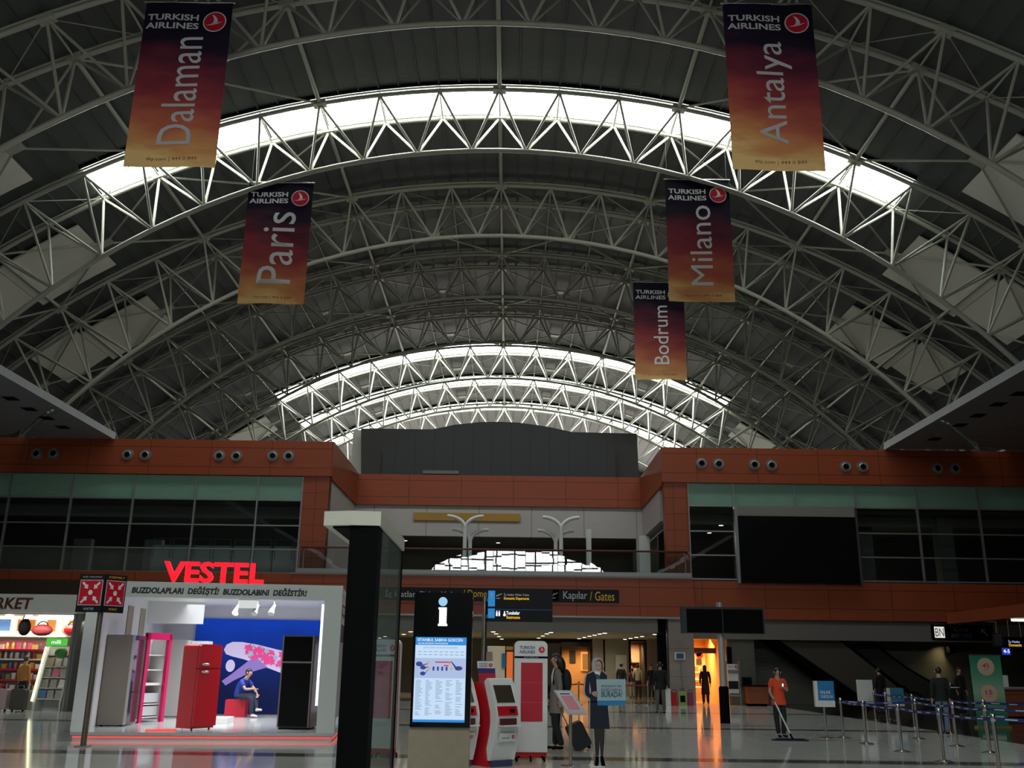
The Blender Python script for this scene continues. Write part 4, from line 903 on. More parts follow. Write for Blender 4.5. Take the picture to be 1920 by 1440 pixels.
t, x, y = fridge('refrigerator', 'black glass double-door refrigerator at the right of the booth', 3.76, 1.15, 4.50, 1.85, 2.03, R(-9))
MB().b2((-x, -y + .05, .03), (x, y, 2.03)).build('body', mat('dark_steel', (.16, .15, .14), .35, .6), t, False)
dn = MB().b2((-x + .03, -y, .06), (x - .05, -y + .05, 1.42)).build('door', 'black', t, False); MB().b2((-x + .03, -y, 1.46), (x - .05, -y + .05, 2.0)).build('door', 'black', t, False)
MB().b2((-x + .02, -y + .005, 1.42), (x - .04, -y + .05, 1.46)).build('steel_band', 'greige', t, False)
for s_ in (-x, x - .05): MB().b2((s_, -y - .003, .04), (s_ + .03, -y + .06, 2.03)).build('steel_edge', 'greige', t, False)
MB().b2((-x + .05, -y, 0), (x - .05, y, .03)).build('base', 'blackmat', t, False)
t = thing('red_cube_seat', 'red cube stool the man in blue sits on', 'stool', BW(2.02, 6.3, .16), BR, None, True)
MB().b2((-.27, -.27, 0), (.27, .27, .44)).build('cube', 'redmat', t, False)
t = thing('white_step', 'low white display step behind the red refrigerator', 'step', BW(2.1, 3.4, .16), BR, None, True)
MB().b2((-.45, -.5, 0), (.25, .5, .13)).build('step', 'whitegloss', t, False)
o = MB().b2((0, 0, 0), (.62, .16, .035)).build('floor_light_bar', 'redled', None, False); o.location = BW(1.12, .28, .161); o.rotation_euler = (0, 0, BR + R(20)); tag(o, 'glowing red light bar lying on the booth platform before the red refrigerator', 'light')

# ------------------------------------------------------------------ assembly point sign on a post
SY = 19.35
t = thing('assembly_sign', 'two-sided red assembly point sign with white arrows on a steel post', 'sign', (-8.12, SY, 0))
MB().tube([(-8.13, SY + .1, 0), (-8.13, SY + .1, 2.6)], .055, 12).build('post', mat('post_bronze', (.20, .17, .14), .35, .6), t); MB().lathe([(.16, 0), (.16, .012), (.06, .02)], (-8.13, SY + .1, 0), 18).build('base_plate', 'alu', t)
def face(a, bb, nm):
    a, bb = Vector(a), Vector(bb); ux = (bb - a).normalized(); W = (bb - a).length; rz = atan2(ux.y, ux.x)
    def P(x, z, y=0): return a + ux * x + Vector((ux.y, -ux.x, 0)) * y + Vector((0, 0, z))
    mb = MB()
    def pl(mb, pts, y0, y1):
        n = len(pts); vs = [P(x, z, y0) for x, z in pts] + [P(x, z, y1) for x, z in pts]
        mb.add(vs, [tuple(range(n)), tuple(range(2 * n - 1, n - 1, -1))] + [(i, i + n, (i + 1) % n + n, (i + 1) % n) for i in range(n)]); return mb
    pl(mb, [(0, 2.5), (W, 2.5), (W, 3.24), (0, 3.24)], -.05, 0); f = mb.build(nm, 'signdark', t)
    k = W / .53
    pl(MB(), [(.03 * k, 2.63), (.50 * k, 2.63), (.50 * k, 3.13), (.03 * k, 3.13)], 0, .004).build('pale_border', 'letter_grey', f)
    pl(MB(), [(.045 * k, 2.645), (.485 * k, 2.645), (.485 * k, 3.115), (.045 * k, 3.115)], .004, .007).build('red_field', 'logo_red', f)
    mb = MB(); cx, cz = .265, 2.88
    pl(mb, [((cx + .045 * cos(i * pi / 8)) * k, cz + .05 * sin(i * pi / 8)) for i in range(16)], .007, .010)
    for sx in (-1, 1):
        for sz in (-1, 1):
            ar = [(.065, .075), (.19 * .45, .19), (.115, .165), (.185, .222), (.205, .185), (.15, .13), (.185, .10)]
            ar = [(.06, .07), (.065, .165), (.09, .145), (.165, .215), (.19, .185), (.12, .115), (.145, .09)]
            pl(mb, [((cx + sx * p) * k, cz + sz * q) for p, q in ar], .007, .010)
    mb.build('arrows', 'letter_white', f)
    mb = MB(); put_text(mb, 'ACİL TOPLANMA' if nm == 'front_face' else 'ASSEMBLY', P(.265 * k, 3.19, .003), 1, .001, fit=.40 * k, fitz=.04, rz=rz); put_text(mb, 'NOKTASI' if nm == 'front_face' else 'POINT', P(.265 * k, 2.565, .003), 1, .001, fit=.2 * k, fitz=.045, rz=rz)
    mb.build('lettering', 'letter_grey' if nm == 'front_face' else 'letter_yellow', f)
face((-8.6, SY - .0, 0), (-8.07, SY - .04, 0), 'front_face'); face((-8.06, SY - .03, 0), (-7.78, SY + .34, 0), 'side_face')

# ------------------------------------------------------------------ market kiosk at the left edge
MY = 32.0
t = thing('market_kiosk', 'market kiosk with brown letters on a white fascia at the left edge', 'kiosk', (-16.8, MY, 0))
b = lambda lo, hi, n, m: MB().b2(lo, hi).build(n, m, t)
M['shopwhite'] = mat('shop_white', (.66, .66, .62), .5)
b((-22, MY, 3.04), (-14.13, MY + .25, 3.64), 'fascia', 'shopwhite'); b((-22, MY + .25, 3.0), (-14.13, MY + 4, 3.1), 'ceiling_panel', 'shopwhite')
b((-22, MY + 3.6, 0), (-14.1, MY + 3.8, 3.0), 'back_wall', mat('shop_back', (.45, .36, .26), .7)); b((-14.2, MY + .1, 0), (-14.1, MY + 4, 3.05), 'side_wall', 'room')
b((-14.26, MY + .05, 0), (-14.18, MY + .15, 3.05), 'steel_jamb', 'alu')
mb = MB(); put_text(mb, 'MARKET', (-16.62, MY - .02, 3.34), 1, .02, .012, fit=1.95, fitz=.36, shear=.12); mb.build('fascia_lettering', mat('brown_lettering', (.10, .025, .015), .4), t)
b((-22, MY + .9, 2.28), (-15.1, MY + 1.5, 2.34), 'upper_shelf', 'whitegloss'); b((-22, MY + 1.45, 2.34), (-14.3, MY + 1.5, 3.0), 'light_box', emis('market_lightbox', (1, .93, .8), 1.1))
for x0, x1, c in ((-16.75, -16.15, (.75, .25, .05)), (-15.0, -14.5, (.8, .5, .1)), (-15.75, -15.45, (.7, .3, .08)), (-17.5, -17.0, (.15, .3, .6))): b((x0, MY + 1.42, 2.5), (x1, MY + 1.45, 2.88), 'picture_panel', emis('picture_%d' % int(x0 * -10), c, .6, c))
for x, w_ in ((-16.6, .25), (-15.95, .2), (-15.55, .16), (-14.9, 1.3)): MB().tube([(x - w_ / 2, MY + .5, 2.93), (x + w_ / 2, MY + .5, 2.93)], .05, 8).build('tube_lamp', emis('tube_lamp', (1, .97, .88), 7), t)
for z, c in ((.62, 'shopwhite'), (.95, 'redmat'), (1.28, 'redmat'), (1.6, 'shopwhite'), (1.9, 'redmat')): b((-22, MY + .55, z - .05), (-15.35, MY + 1.1, z), 'goods_shelf', c)
b((-22, MY + 1.1, 0), (-15.3, MY + 1.15, 2.2), 'shelf_back', 'boothgrey')
blamp('market_lamp', (-16, MY + .6, 2.85), 60, 4, .5, (1, .92, .78)).rotation_euler = (R(15), 0, 0)
# goods on the shelves: each packet a thing
PC = [(.75, .7, .62), (.55, .05, .04), (.7, .4, .08), (.2, .4, .12), (.1, .25, .5), (.65, .15, .25), (.72, .62, .2), (.4, .3, .2), (.8, .8, .78), (.12, .1, .1)]
PM = [mat('packet_%d' % i, c, .4) for i, c in enumerate(PC)]
def packet_mesh(w_, h, d, round_):
    mb = MB()
    if round_: mb.lathe([(w_ / 2, 0), (w_ / 2, h * .7), (w_ * .25, h * .85), (w_ * .25, h)], (0, 0, 0), 8)
    else:
        o = [(-w_ / 2, 0), (w_ / 2, 0), (w_ * .44, h * .5), (w_ / 2, h), (-w_ / 2, h), (-w_ * .44, h * .5)]; mb.prism(o, -d / 2, d / 2)
    return mb
protos = []
for i in range(10):
    for sh in range(3):
        ob = packet_mesh(*[(.13, .2, .06, 0), (.17, .15, .1, 0), (.09, .22, .09, 1)][sh]).build('shop_packet', PM[i], None, False)
        ob.hide_render = False; protos.append(ob)
random.seed(11); used = set(); cnt = 0
ZLAB = {.62: 'lowest', .95: 'second lowest', 1.28: 'middle', 1.6: 'second highest', 1.9: 'highest'}
for z in (.62, .95, 1.28, 1.6, 1.9):
    x = -17.35
    while x < -15.5:
        for rowy in (.68,):
            k = random.randrange(30)
            ob = protos[k] if k not in used else protos[k].copy()
            if k in used: C.objects.link(ob)
            used.add(k); ob.location = (x, MY + rowy + random.uniform(0, .05), z + .001); ob.rotation_euler = (0, 0, random.uniform(-.15, .15))
            tag(ob, 'small colourful packet standing on the %s goods shelf of the market kiosk' % ZLAB[z], 'packet', 'packets on the %s market shelf' % ZLAB[z]); cnt += 1
        x += .185
for k, ob in enumerate(protos):
    if k not in used: bpy.data.objects.remove(ob)
def softbag(name, label, c, r, m, handle=True, cat='bag', grp=None):
    t = thing(name, label, cat, c, 0, grp)
    MB().ell((c[0], c[1], c[2] + r[2]), r, 14, 8).build('body', m, t)
    if handle: MB().tube([(c[0] + r[0] * .5 * cos(a), c[1], c[2] + 1.7 * r[2] + r[2] * .8 * sin(a)) for a in [pi * i / 8 for i in range(9)]], .015, 6).build('handle', 'blackmat', t)
M['darkredbag'] = mat('dark_red_bag', (.25, .02, .025), .6)
softbag('travel_bag', 'dark red oval travel bag on the market kiosk upper shelf', (-15.75, MY + 1.15, 2.34), (.36, .2, .19), 'darkredbag', grp='bags in the market kiosk')
softbag('travel_bag', 'black arched bag left of the dark red bag in the kiosk', (-16.36, MY + 1.15, 2.34), (.2, .18, .28), 'blackmat', grp='bags in the market kiosk')
softbag('sun_hat', 'beige hat on the upper shelf above the newspaper rack', (-14.82, MY + 1.16, 2.35), (.26, .22, .2), mat('hat_beige', (.4, .3, .2), .8), False, 'hat', None)
softbag('travel_bag', 'red slouching bag right of the beige hat', (-14.6, MY + .78, 2.35), (.26, .16, .18), 'red', True, grp='bags in the market kiosk')
o = MB().b2((-22, MY + .8, 2.3), (-14.3, MY + 1.3, 2.34)).build('bag_shelf', 'shopwhite', t)
# lit newspaper rack
t2 = thing('newspaper_rack', 'newspaper rack with a lit tube along its edge and a green sign on top', 'rack', (-14.75, MY + .3, 0))
mb = MB(); mb.prismx([(MY + .7, 0), (MY + .7, 2.0), (MY + .55, 2.0), (MY + .05, .25), (MY + .05, 0)], -15.2, -15.12); mb.build('side_panel', 'boothgrey', t2)
mb = MB(); mb.prismx([(MY + .7, 0), (MY + .7, 2.0), (MY + .55, 2.0), (MY + .05, .25), (MY + .05, 0)], -14.35, -14.3); mb.build('side_panel', 'boothgrey', t2)
MB().tube([(-15.22, MY + .02, .3), (-15.22, MY + .48, 1.98)], .035, 8).build('edge_tube', emis('rack_tube', (1, .95, .6), 2.2), t2)
MB().b2((-15.12, MY + .6, 0), (-14.35, MY + .7, 2.0)).build('back_board', 'boothgrey', t2)
g_ = MB().b2((-15.2, MY + .4, 2.02), (-14.55, MY + .5, 2.26)).build('green_sign', emis('green_sign', (.10, .65, .06), .8), t2)
mb = MB(); put_text(mb, 'milli', (-14.87, MY + .39, 2.14), 1, .002, fit=.3, fitz=.12); mb.build('sign_lettering', emis('sign_white', (1, 1, 1), 1.2), g_)
for i in range(5): MB().b2((-15.12, MY + .14 + .09 * i, .35 + .33 * i), (-14.35, MY + .5, .38 + .33 * i)).build('tier', 'shopwhite', t2)
pap = mat('newsprint', (.40, .38, .34), .8, noise=.5, nscale=14)
for i in range(5):
    for j in range(3):
        mb = MB(); mb.box((0, 0, .13), (.21, .02, .26)); o = mb.build('newspaper', pap if (i + j) % 3 else mat('magazine_%d%d' % (i, j), random.choice(PC), .4), None, False)
        o.location = (-15.0 + .26 * j, MY + .2 + .09 * i, .385 + .33 * i); o.rotation_euler = (R(-16), random.uniform(-.15, .15), random.uniform(-.2, .2))
        tag(o, 'folded newspaper leaning on tier %s of the lit rack, %s from the left' % (['one', 'two', 'three', 'four', 'five'][i], ORD[j]), 'newspaper', 'newspapers on the lit rack')
softbag('green_ball', 'green round inflatable hanging beside the green rack sign', (-14.46, MY - .05, 1.62), (.2, .17, .17), mat('green_toy', (.05, .25, .04), .5), False, 'toy')
def suitcase(label, x, y, w_, h, m, grp):
    t = thing('suitcase', label, 'suitcase', (x, y, 0), 0, grp)
    rb = []
    r = .05
    for cx_, cz_, a0 in ((x + w_ / 2 - r, h - r, 0), (x - w_ / 2 + r, h - r, 90), (x - w_ / 2 + r, .06 + r, 180), (x + w_ / 2 - r, .06 + r, 270)):
        for a in range(0, 91, 30): rb.append((cx_ + r * cos(R(a0 + a)), cz_ + r * sin(R(a0 + a))))
    MB().prism(rb, y - .13, y + .13).build('shell', m, t)
    for s in (-1, 1): MB().lathe([(.03, -.02), (.03, .02)], (x + s * w_ * .38, y, .03), 10, 'x').build('wheel', 'blackmat', t)
    MB().tube([(x - .1, y, h - .01), (x - .1, y, h + .1), (x + .1, y, h + .1), (x + .1, y, h - .01)], .012, 6).build('handle', 'alu', t)
suitcase('pale pink suitcase on the floor before the market shelves', -15.95, MY - .45, .42, .68, mat('pink_case', (.45, .35, .36), .4), 'suitcases before the market')
suitcase('dark grey suitcase on the floor beside the pale pink one', -15.42, MY - .4, .44, .68, mat('grey_case', (.07, .065, .06), .5), 'suitcases before the market')
suitcase('olive suitcase cut by the left edge of the picture', -16.42, MY - .45, .44, .7, mat('olive_case', (.25, .24, .06), .5), 'suitcases before the market')
o = MB().b2((-14.1, MY + .6, 0), (-12.4, MY + 1.2, 3.75)).build('trim_60', grid_mat('tiled_pier', (.27, .265, .24), (.12, .12, .11), pz=.75, lw=.02, noise=.08), None, (-13.2, MY + .9, 0)); o['kind'] = 'structure'
# ------------------------------------------------------------------ ground floor under the balcony
def rayz(px, py, z):
    return ground(px, py, z)
blamp('balcony_fill', (-.6, 55, 8.2), 70, 10, 3, (1, .92, .75)); blamp('upstairs_fill_left', (-16, 49, 8.6), 90, 8, 3, (.95, 1, .9)); blamp('upstairs_fill_right', (18, 49, 8.6), 90, 8, 3, (1, .97, .8))  # unseen fill lamps added to brighten the balcony recess and upstairs rooms
o = MB().b2((-36, 44.6, 3.1), (8.4, 62, 3.2)).build('ceiling_ground', mat('tan_ceiling', (.36, .33, .25), .7), None, (0, 53, 3.1)); o['kind'] = 'structure'
o = MB().b2((-36, 60, 0), (8.4, 60.3, 3.1)).build('wall_ground_far', mat('arcade_wall', (.20, .17, .13), .7), None, (-13, 60, 0)); o['kind'] = 'structure'
M['arcadelamp'] = emis('arcade_lamp', (1, .95, .72), 7)
rows = [((925, 1183), (941, 1198), 4, 'far left'), ((1010, 1196), (1033, 1184), 4, 'second'), ((1086, 1197), (1134, 1186), 6, 'third'), ((1161, 1200), (1204, 1193), 5, 'fourth'), ((1228, 1189), (1238, 1187.5), 2, 'fifth'), ((712, 1196), (722, 1193), 2, 'pillar-side'), ((757, 1189), (770, 1184), 2, 'display-side')]
for a, b, n, lab in rows:
    for i in range(n):
        px, py = a[0] + (b[0] - a[0]) * i / max(1, n - 1), a[1] + (b[1] - a[1]) * i / max(1, n - 1)
        p = rayz(px, py, 3.07)
        if p.y < 45.2: p = Vector((p.x * 45.2 / p.y, 45.2, 3.07))
        if p.y > 59.6: p = Vector((p.x * 59.6 / p.y, 59.6, 3.07))
        t = thing('arcade_downlight', 'glowing ceiling lamp under the balcony, %s in the %s slanting row' % (ORD[i], lab), 'light', (p.x, p.y, 3.1), 0, 'downlights under the balcony')
        MB().lathe([(.17, 0), (.17, -.03), (.14, -.04), (.14, 0)], (p.x, p.y, 3.1), 12).build('rim', 'alu', t); MB().lathe([(.14, -.02), (.08, -.05), (.005, -.05)], (p.x, p.y, 3.1), 12).build('lens', 'arcadelamp', t)
blamp('arcade_fill_left', (-2, 53, 3.0), 260, 12, 8, (1, .92, .72)); blamp('arcade_fill_right', (5, 52, 3.0), 120, 3, 8, (1, .9, .7))  # broad unseen fill added to lift the arcade beyond its small downlights
M['warmwall'] = mat('warm_shop_wall', (.55, .30, .12), .7); M['darkshop'] = mat('dark_shop', (.02, .016, .014), .7)
def rect(px0, py0, px1, py1, Y, th, nm, m, par=None, org=None):
    a, b = at(px0, py0, Y), at(px1, py1, Y); b2 = at(px1, py0, Y)
    return MB().b2((a.x, Y, b.z), (b.x, Y + th, a.z)).build(nm, m, par, org)
SHY = 57.0
def shop(nm, lab, px0, px1, py0, warm, en, goods, seed, cat='shop'):
    a, b = at(px0, py0, SHY), at(px1, 1285, SHY); t = thing(nm, lab, cat, ((a.x + b.x) / 2, SHY, 0), 0, None)
    MB().b2((a.x, SHY + 2.3, 0), (b.x, SHY + 2.4, a.z)).build('back_wall', warm, t)
    for x in (a.x, b.x): MB().b2((x - .05, SHY, 0), (x + .05, SHY + 2.3, a.z)).build('side_wall', 'darkshop', t)
    MB().b2((a.x, SHY, a.z), (b.x, SHY + 2.3, a.z + .06)).build('shop_ceiling', 'darkshop', t)
    MB().b2((a.x, SHY - .05, a.z + .0), (b.x, SHY, a.z + .25)).build('shop_fascia', 'darkshop', t)
    rnd = random.Random(seed)
    for z in (.5, .95, 1.4, 1.85):
        if goods: MB().b2((a.x + .1, SHY + 1.9, z - .04), (b.x - .1, SHY + 2.3, z)).build('shelf', 'darkshop', t)
    l = blamp(nm + '_lamp', ((a.x + b.x) / 2, SHY + .9, a.z - .15), en, max(.4, b.x - a.x - .3), 1.0, (1, .62, .28)); l.data.energy *= 2.2; l.rotation_euler = (R(25), 0, 0)
    if goods:
        for z in (.5, .95, 1.4, 1.85):
            x = a.x + .25
            while x < b.x - .25:
                c = rnd.choice([(.5, .03, .02), (.6, .35, .1), (.05, .04, .04), (.65, .5, .3), (.4, .1, .12)]); h = rnd.uniform(.15, .33)
                mb = MB(); o = [(-.1, 0), (.1, 0), (.085, h), (-.085, h)]; mb.prism(o, -.06, .06); q = mb.build('boutique_bag', mat('bag_%d' % rnd.randrange(10 ** 6), c, .5), None, False); q.location = (x, SHY + 2.1, z + .001)
                tag(q, 'small handbag on a shelf of the %s' % nm.replace('_', ' '), 'handbag', 'handbags in the %s' % nm.replace('_', ' ')); x += rnd.uniform(.27, .42)
    return t, a, b
t, a, b = shop('brown_boutique', 'warm brown boutique under the balcony behind the woman in the cardigan', 1052, 1110, 1212, 'warmwall', 24, False, 1)
rect(1068, 1220, 1079, 1243, SHY + 2.2, .08, 'dark_poster', 'darkshop', t); rect(1089, 1222, 1106, 1258, SHY + 2.15, .1, 'glowing_frame', emis('orange_frame', (1, .42, .08), .7, (.5, .2, .05)), t); rect(1092, 1226, 1103, 1256, SHY + 2.1, .06, 'frame_picture', emis('amber_picture', (1, .35, .06), .35), t)
rect(960, 1205, 1052, 1285, SHY, .3, 'shop_shutter', 'darkshop', t)
t, a, b = shop('pink_boutique', 'brightly lit pink and orange boutique behind the queueing people', 1181, 1212, 1203, mat('pink_wall', (.65, .40, .30), .7), 36, True, 2)
t, a, b = shop('orange_boutique', 'narrow slice of an orange shop left of the stone pier', 1238, 1251, 1205, 'warmwall', 22, True, 3)
for nm, px0, px1, py0, m in (('stone', 1111, 1132, 1205, 'stone'), ('grey', 1134, 1180, 1200, mat('pale_glass_wall', (.30, .29, .23), .4)), ('pier', 1213, 1237, 1196, 'stone')):
    a, b = at(px0, py0, SHY - .3), at(px1, 1290, SHY - .3); NT[0] += 1
    o = MB().b2((a.x, SHY - .35, 0), (b.x, SHY + .6, 3.09)).build('trim_%d' % NT[0], m, None, ((a.x + b.x) / 2, SHY, 0)); o['kind'] = 'structure'
o = rect(1154, 1228, 1176, 1262, SHY - .45, .05, 'framed_notice', mat('pale_notice', (.5, .48, .42), .6)); tag(o, 'pale framed notice on the glass wall under the balcony', 'notice')
t = thing('phone_bank', 'white panel with coloured posters standing under the balcony near the kiosks', 'panel', (at(930, 1260, 54).x, 54, 0))
a, b = at(914, 1211, 54), at(946, 1300, 54); MB().b2((a.x, 54, 0), (b.x, 54.1, a.z)).build('panel', 'white', t); rect(949, 1212, 962, 1219, 54, .1, 'yellow_head', mat('amber', (.5, .28, .05), .5), t); rect(950, 1222, 961, 1300, 54, .1, 'orange_poster', emis('orange_poster', (1, .22, .04), .4, (.6, .12, .03)), t); rect(941, 1225, 948, 1252, 53.9, .08, 'blue_poster', 'signblue', t)
rect(912, 1222, 922, 1300, 53.85, .05, 'grey_poster', mat('rose_grey', (.3, .24, .25), .5), t)
# red rope barriers under the balcony
M['redtape'] = mat('red_tape', (.30, .015, .02), .6); M['bluetape'] = mat('blue_tape', (.012, .025, .14), .6)
def qpost(x, y, lab, grp, h=.93, base=.17, m='chrome'):
    t = thing('queue_post', lab, 'queue post', (x, y, 0), 0, grp)
    MB().tube([(x, y, .02), (x, y, h - .05)], .032, 12).build('pole', m, t)
    MB().lathe([(base, 0), (base, .012), (base * .6, .03), (.035, .045)], (x, y, 0), 24).build('base', m, t)
    MB().lathe([(.036, h - .12), (.04, h - .115), (.04, h - .01), (.03, h)], (x, y, 0), 14).build('belt_head', m, t)
    return t
def qtape(p, q, lab, grp, m='bluetape', z=.85, mark=True):
    p, q = Vector((p[0], p[1], z)), Vector((q[0], q[1], z)); d = (q - p); L_ = d.length; u = d / L_; p = p + u * .05; q = q - u * .05; n = 8
    t = thing('queue_tape', lab, 'barrier tape', tuple(p), 0, grp); side = Vector((-u.y, u.x, 0)) * .004
    sag = lambda s: -.03 * 4 * s * (1 - s)
    mb = MB(); pts = [p + (q - p) * (i / n) + Vector((0, 0, sag(i / n))) for i in range(n + 1)]
    for i in range(n):
        a, b = pts[i], pts[i + 1]; h = Vector((0, 0, .03))
        mb.add([a - h - side, b - h - side, b + h - side, a + h - side, a - h + side, b - h + side, b + h + side, a + h + side], [(0, 1, 2, 3), (7, 6, 5, 4), (0, 4, 5, 1), (3, 2, 6, 7)])
    mb.build('band', m, t)
    if mark:
        mb = MB(); s = .15
        while s < L_ - .35:
            f0, f1 = s / L_, (s + .22) / L_
            for sd in (-1.6, 1.6):
                a, b = p + (q - p) * f0 + Vector((0, 0, sag(f0))), p + (q - p) * f1 + Vector((0, 0, sag(f1)))
                mb.quad(a + side * sd + Vector((0, 0, -.009)), b + side * sd + Vector((0, 0, -.009)), b + side * sd + Vector((0, 0, .011)), a + side * sd + Vector((0, 0, .011)))
            s += .46
        mb.build('white_print', 'letter_grey', t)
pp = [at(x, 1300, 43.2) for x in (1044, 1085, 1150, 1214)]
for i, p in enumerate(pp): qpost(p.x, 43.2, 'steel queue post of the red barrier under the balcony, %s from the left' % ORD[i], 'red barrier posts', .95)
for i in range(3): qtape((pp[i].x, 43.2), (pp[i + 1].x, 43.2), 'wide red barrier tape under the balcony, %s span from the left' % ORD[i], 'red barrier tapes', 'redtape', .84, False)
# ------------------------------------------------------------------ stone pier neighbours: shop right of the pier
t = thing('leather_shop', 'glowing orange leather goods shop between the pier and the display post', 'shop', (9.35, 46.5, 0))
MB().b2((8.35, 49.6, 0), (9.95, 49.7, 3.0)).build('back_wall', mat('amber_wall', (.72, .42, .16), .7), t)
MB().b2((8.30, 45.0, 0), (8.40, 49.6, 3.0)).build('side_wall', 'warmwall', t); MB().b2((9.88, 45.6, 0), (9.94, 49.6, 3.0)).build('side_wall', 'warmwall', t); MB().b2((8.35, 45.0, 2.95), (9.95, 49.6, 3.05)).build('shop_ceiling', 'warmwall', t)
MB().b2((8.35, 47.0, 2.25), (9.88, 47.1, 2.5)).build('dark_beam', 'darkshop', t)
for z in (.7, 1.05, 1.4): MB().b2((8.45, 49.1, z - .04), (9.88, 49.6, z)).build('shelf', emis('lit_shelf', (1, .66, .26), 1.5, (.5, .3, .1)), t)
for x in (8.75, 9.15, 9.55): MB().b2((x - .13, 49.5, 1.75), (x + .13, 49.58, 2.02)).build('framed_print', 'darkshop', t)
for (x, z) in ((8.75, 2.1), (9.55, 2.3), (9.6, 2.2)): MB().lathe([(.17, 0), (.17, .02), (.005, .03)], (x, 49.55, z), 14, 'y').build('red_disc', 'red', t)
blamp('leather_shop_lamp', (9.45, 48.0, 2.85), 420, 1.8, 1.6, (1, .56, .2)).rotation_euler = (R(20), 0, 0)
blamp('leather_shop_front_lamp', (9.45, 46.0, 2.85), 60, 1.8, .8, (1, .6, .25))
random.seed(5)
for z in (.7, 1.05, 1.4):
    for x in [8.60 + .26 * i for i in range(5)]:
        mb = MB(); h = random.uniform(.13, .24); mb.prism([(-.09, 0), (.09, 0), (.075, h), (-.075, h)], -.06, .06); q = mb.build('leather_bag', mat('leather_%d' % random.randrange(10 ** 6), random.choice([(.6, .3, .1), (.3, .1, .04), (.75, .5, .2), (.06, .03, .02)]), .45), None, False); q.location = (x, 49.35, z + .001)
        tag(q, 'leather bag on the %s glowing shelf of the orange shop' % {.7: 'lowest', 1.05: 'middle', 1.4: 'highest'}[z], 'handbag', 'bags on the %s leather shop shelf' % {.7: 'lowest', 1.05: 'middle', 1.4: 'highest'}[z])
for i in range(3):
    p = rayz(1312 + 14 * i, 1203 + (i % 2), 2.9); spot_disc(p.x, min(p.y, 49), 2.95, .12, 'glowing ceiling lamp in the orange leather shop, %s from the left' % ORD[i], 'lamps in the leather shop')
M['olive'] = grid_mat('olive_wall', (.15, .15, .115), (.09, .09, .07), px=1.45, pz=.98, lw=.02, noise=.08)
o = MB().b2((10.9, 47.3, 0), (36, 47.5, 5.0)).build('wall_ground_right', 'olive', None, (20, 47.4, 0)); o['kind'] = 'structure'
o = MB().b2((9.98, 44.9, 0), (11.2, 47.4, 3.7)).build('wall_shop_side', 'olive', None, (10.6, 46, 0)); o['kind'] = 'structure'
o = rect(1363, 1213, 1373, 1246, 44.7, .2, 'wall_cabinet', 'blackmat'); tag(o, 'slim black wall cabinet beside the orange leather shop', 'cabinet')
# warning-board, bags, poster stand before the pier
t = thing('tablet_stand', 'small screen on a thin post before the stone pier', 'sign', (at(1279, 1300, 43.9).x, 43.9, 0))
xq = at(1279, 1300, 43.9).x
MB().tube([(xq + .05, 43.95, 0), (xq, 43.95, 2.0)], .02, 8).build('post', 'alu', t); rect(1265, 1223, 1285, 1237, 43.85, .06, 'frame', 'white', t); rect(1268, 1225, 1282, 1235, 43.83, .03, 'screen', mat('dim_screen', (.06, .11, .16), .2), t)
def pbag(label, px0, px1, pyt, pyb, Y, m, stripe=None, grp='bags at the stone pier'):
    a, b = at(px0, pyt, Y), at(px1, pyb, Y); t = thing('shopping_bag', label, 'bag', ((a.x + b.x) / 2, Y, 0), 0, grp)
    h = a.z; x0, x1 = a.x, b.x
    mb = MB(); mb.add([(x0, Y - .1, 0), (x1, Y - .1, 0), (x1, Y + .1, 0), (x0, Y + .1, 0), (x0 + .02, Y - .06, h), (x1 - .02, Y - .06, h), (x1 - .02, Y + .06, h), (x0 + .02, Y + .06, h)], [(0, 3, 2, 1), (4, 5, 6, 7), (0, 1, 5, 4), (1, 2, 6, 5), (2, 3, 7, 6), (3, 0, 4, 7)]); mb.build('sack', m, t)
    MB().tube([((x0 + x1) / 2 + .1 * cos(i * pi / 6), Y, h + .12 * sin(i * pi / 6)) for i in range(7)], .01, 6).build('handle', 'blackmat', t)
    if stripe: MB().b2((x0 + .08, Y - .108, h * .25), (x1 - .08, Y - .09, h * .7)).build('print', stripe, t)
pbag('tall white plastic sack beside the man in grey trousers', 1246, 1258, 1291, 1321, 43.3, 'white')
pbag('bulging red bag before the stone pier', 1258, 1270, 1298, 1320, 43.4, 'red')
pbag('green and black shopping bag before the stone pier', 1271, 1288, 1296, 1321, 43.4, mat('lime_bag', (.30, .42, .12), .6), 'blackmat')
pbag('pink shopping bag against the stone pier', 1289, 1300, 1298, 1321, 43.5, mat('pink_bag', (.32, .03, .10), .6))
t = thing('easel_sign', 'white airline price board on a wheeled stand right of the display post', 'sign', (at(1378, 1300, 43.6).x, 43.6, 0))
rect(1364, 1245, 1386, 1300, 43.6, .05, 'board', 'white', t); rect(1365, 1256, 1384, 1263, 43.57, .04, 'grey_strip', 'greyband', t); rect(1366, 1277, 1385, 1292, 43.57, .04, 'grey_picture', 'signdark', t)
a = at(1364, 1301, 43.6); bq = at(1389, 1301, 43.6)
for x in (a.x, bq.x): MB().tube([(x, 43.65, 0), (x, 43.65, 1.9)], .025, 8).build('leg', 'alu', t)
MB().b2((a.x, 43.5, a.z - .1), (bq.x, 43.9, a.z - .04)).build('tray', 'alu', t)
mb = MB(); p = at(1372, 1250, 43.55); put_text(mb, 'TURKISH', (p.x - .05, 43.55, p.z), 1, .001, fit=.26, fitz=.06); mb.build('lettering', 'letter_navy', t)
a, b = MB(), MB(); p = at(1381, 1250, 43.55); roundel(a, b, (p.x, 43.55, p.z), .09); a.build('emblem_disc', 'logo_red', t); b.build('emblem_wing', 'letter_white', t)
t = thing('low_counter', 'low orange wooden counter in front of the olive wall', 'counter', (at(1420, 1300, 44).x, 44, 0))
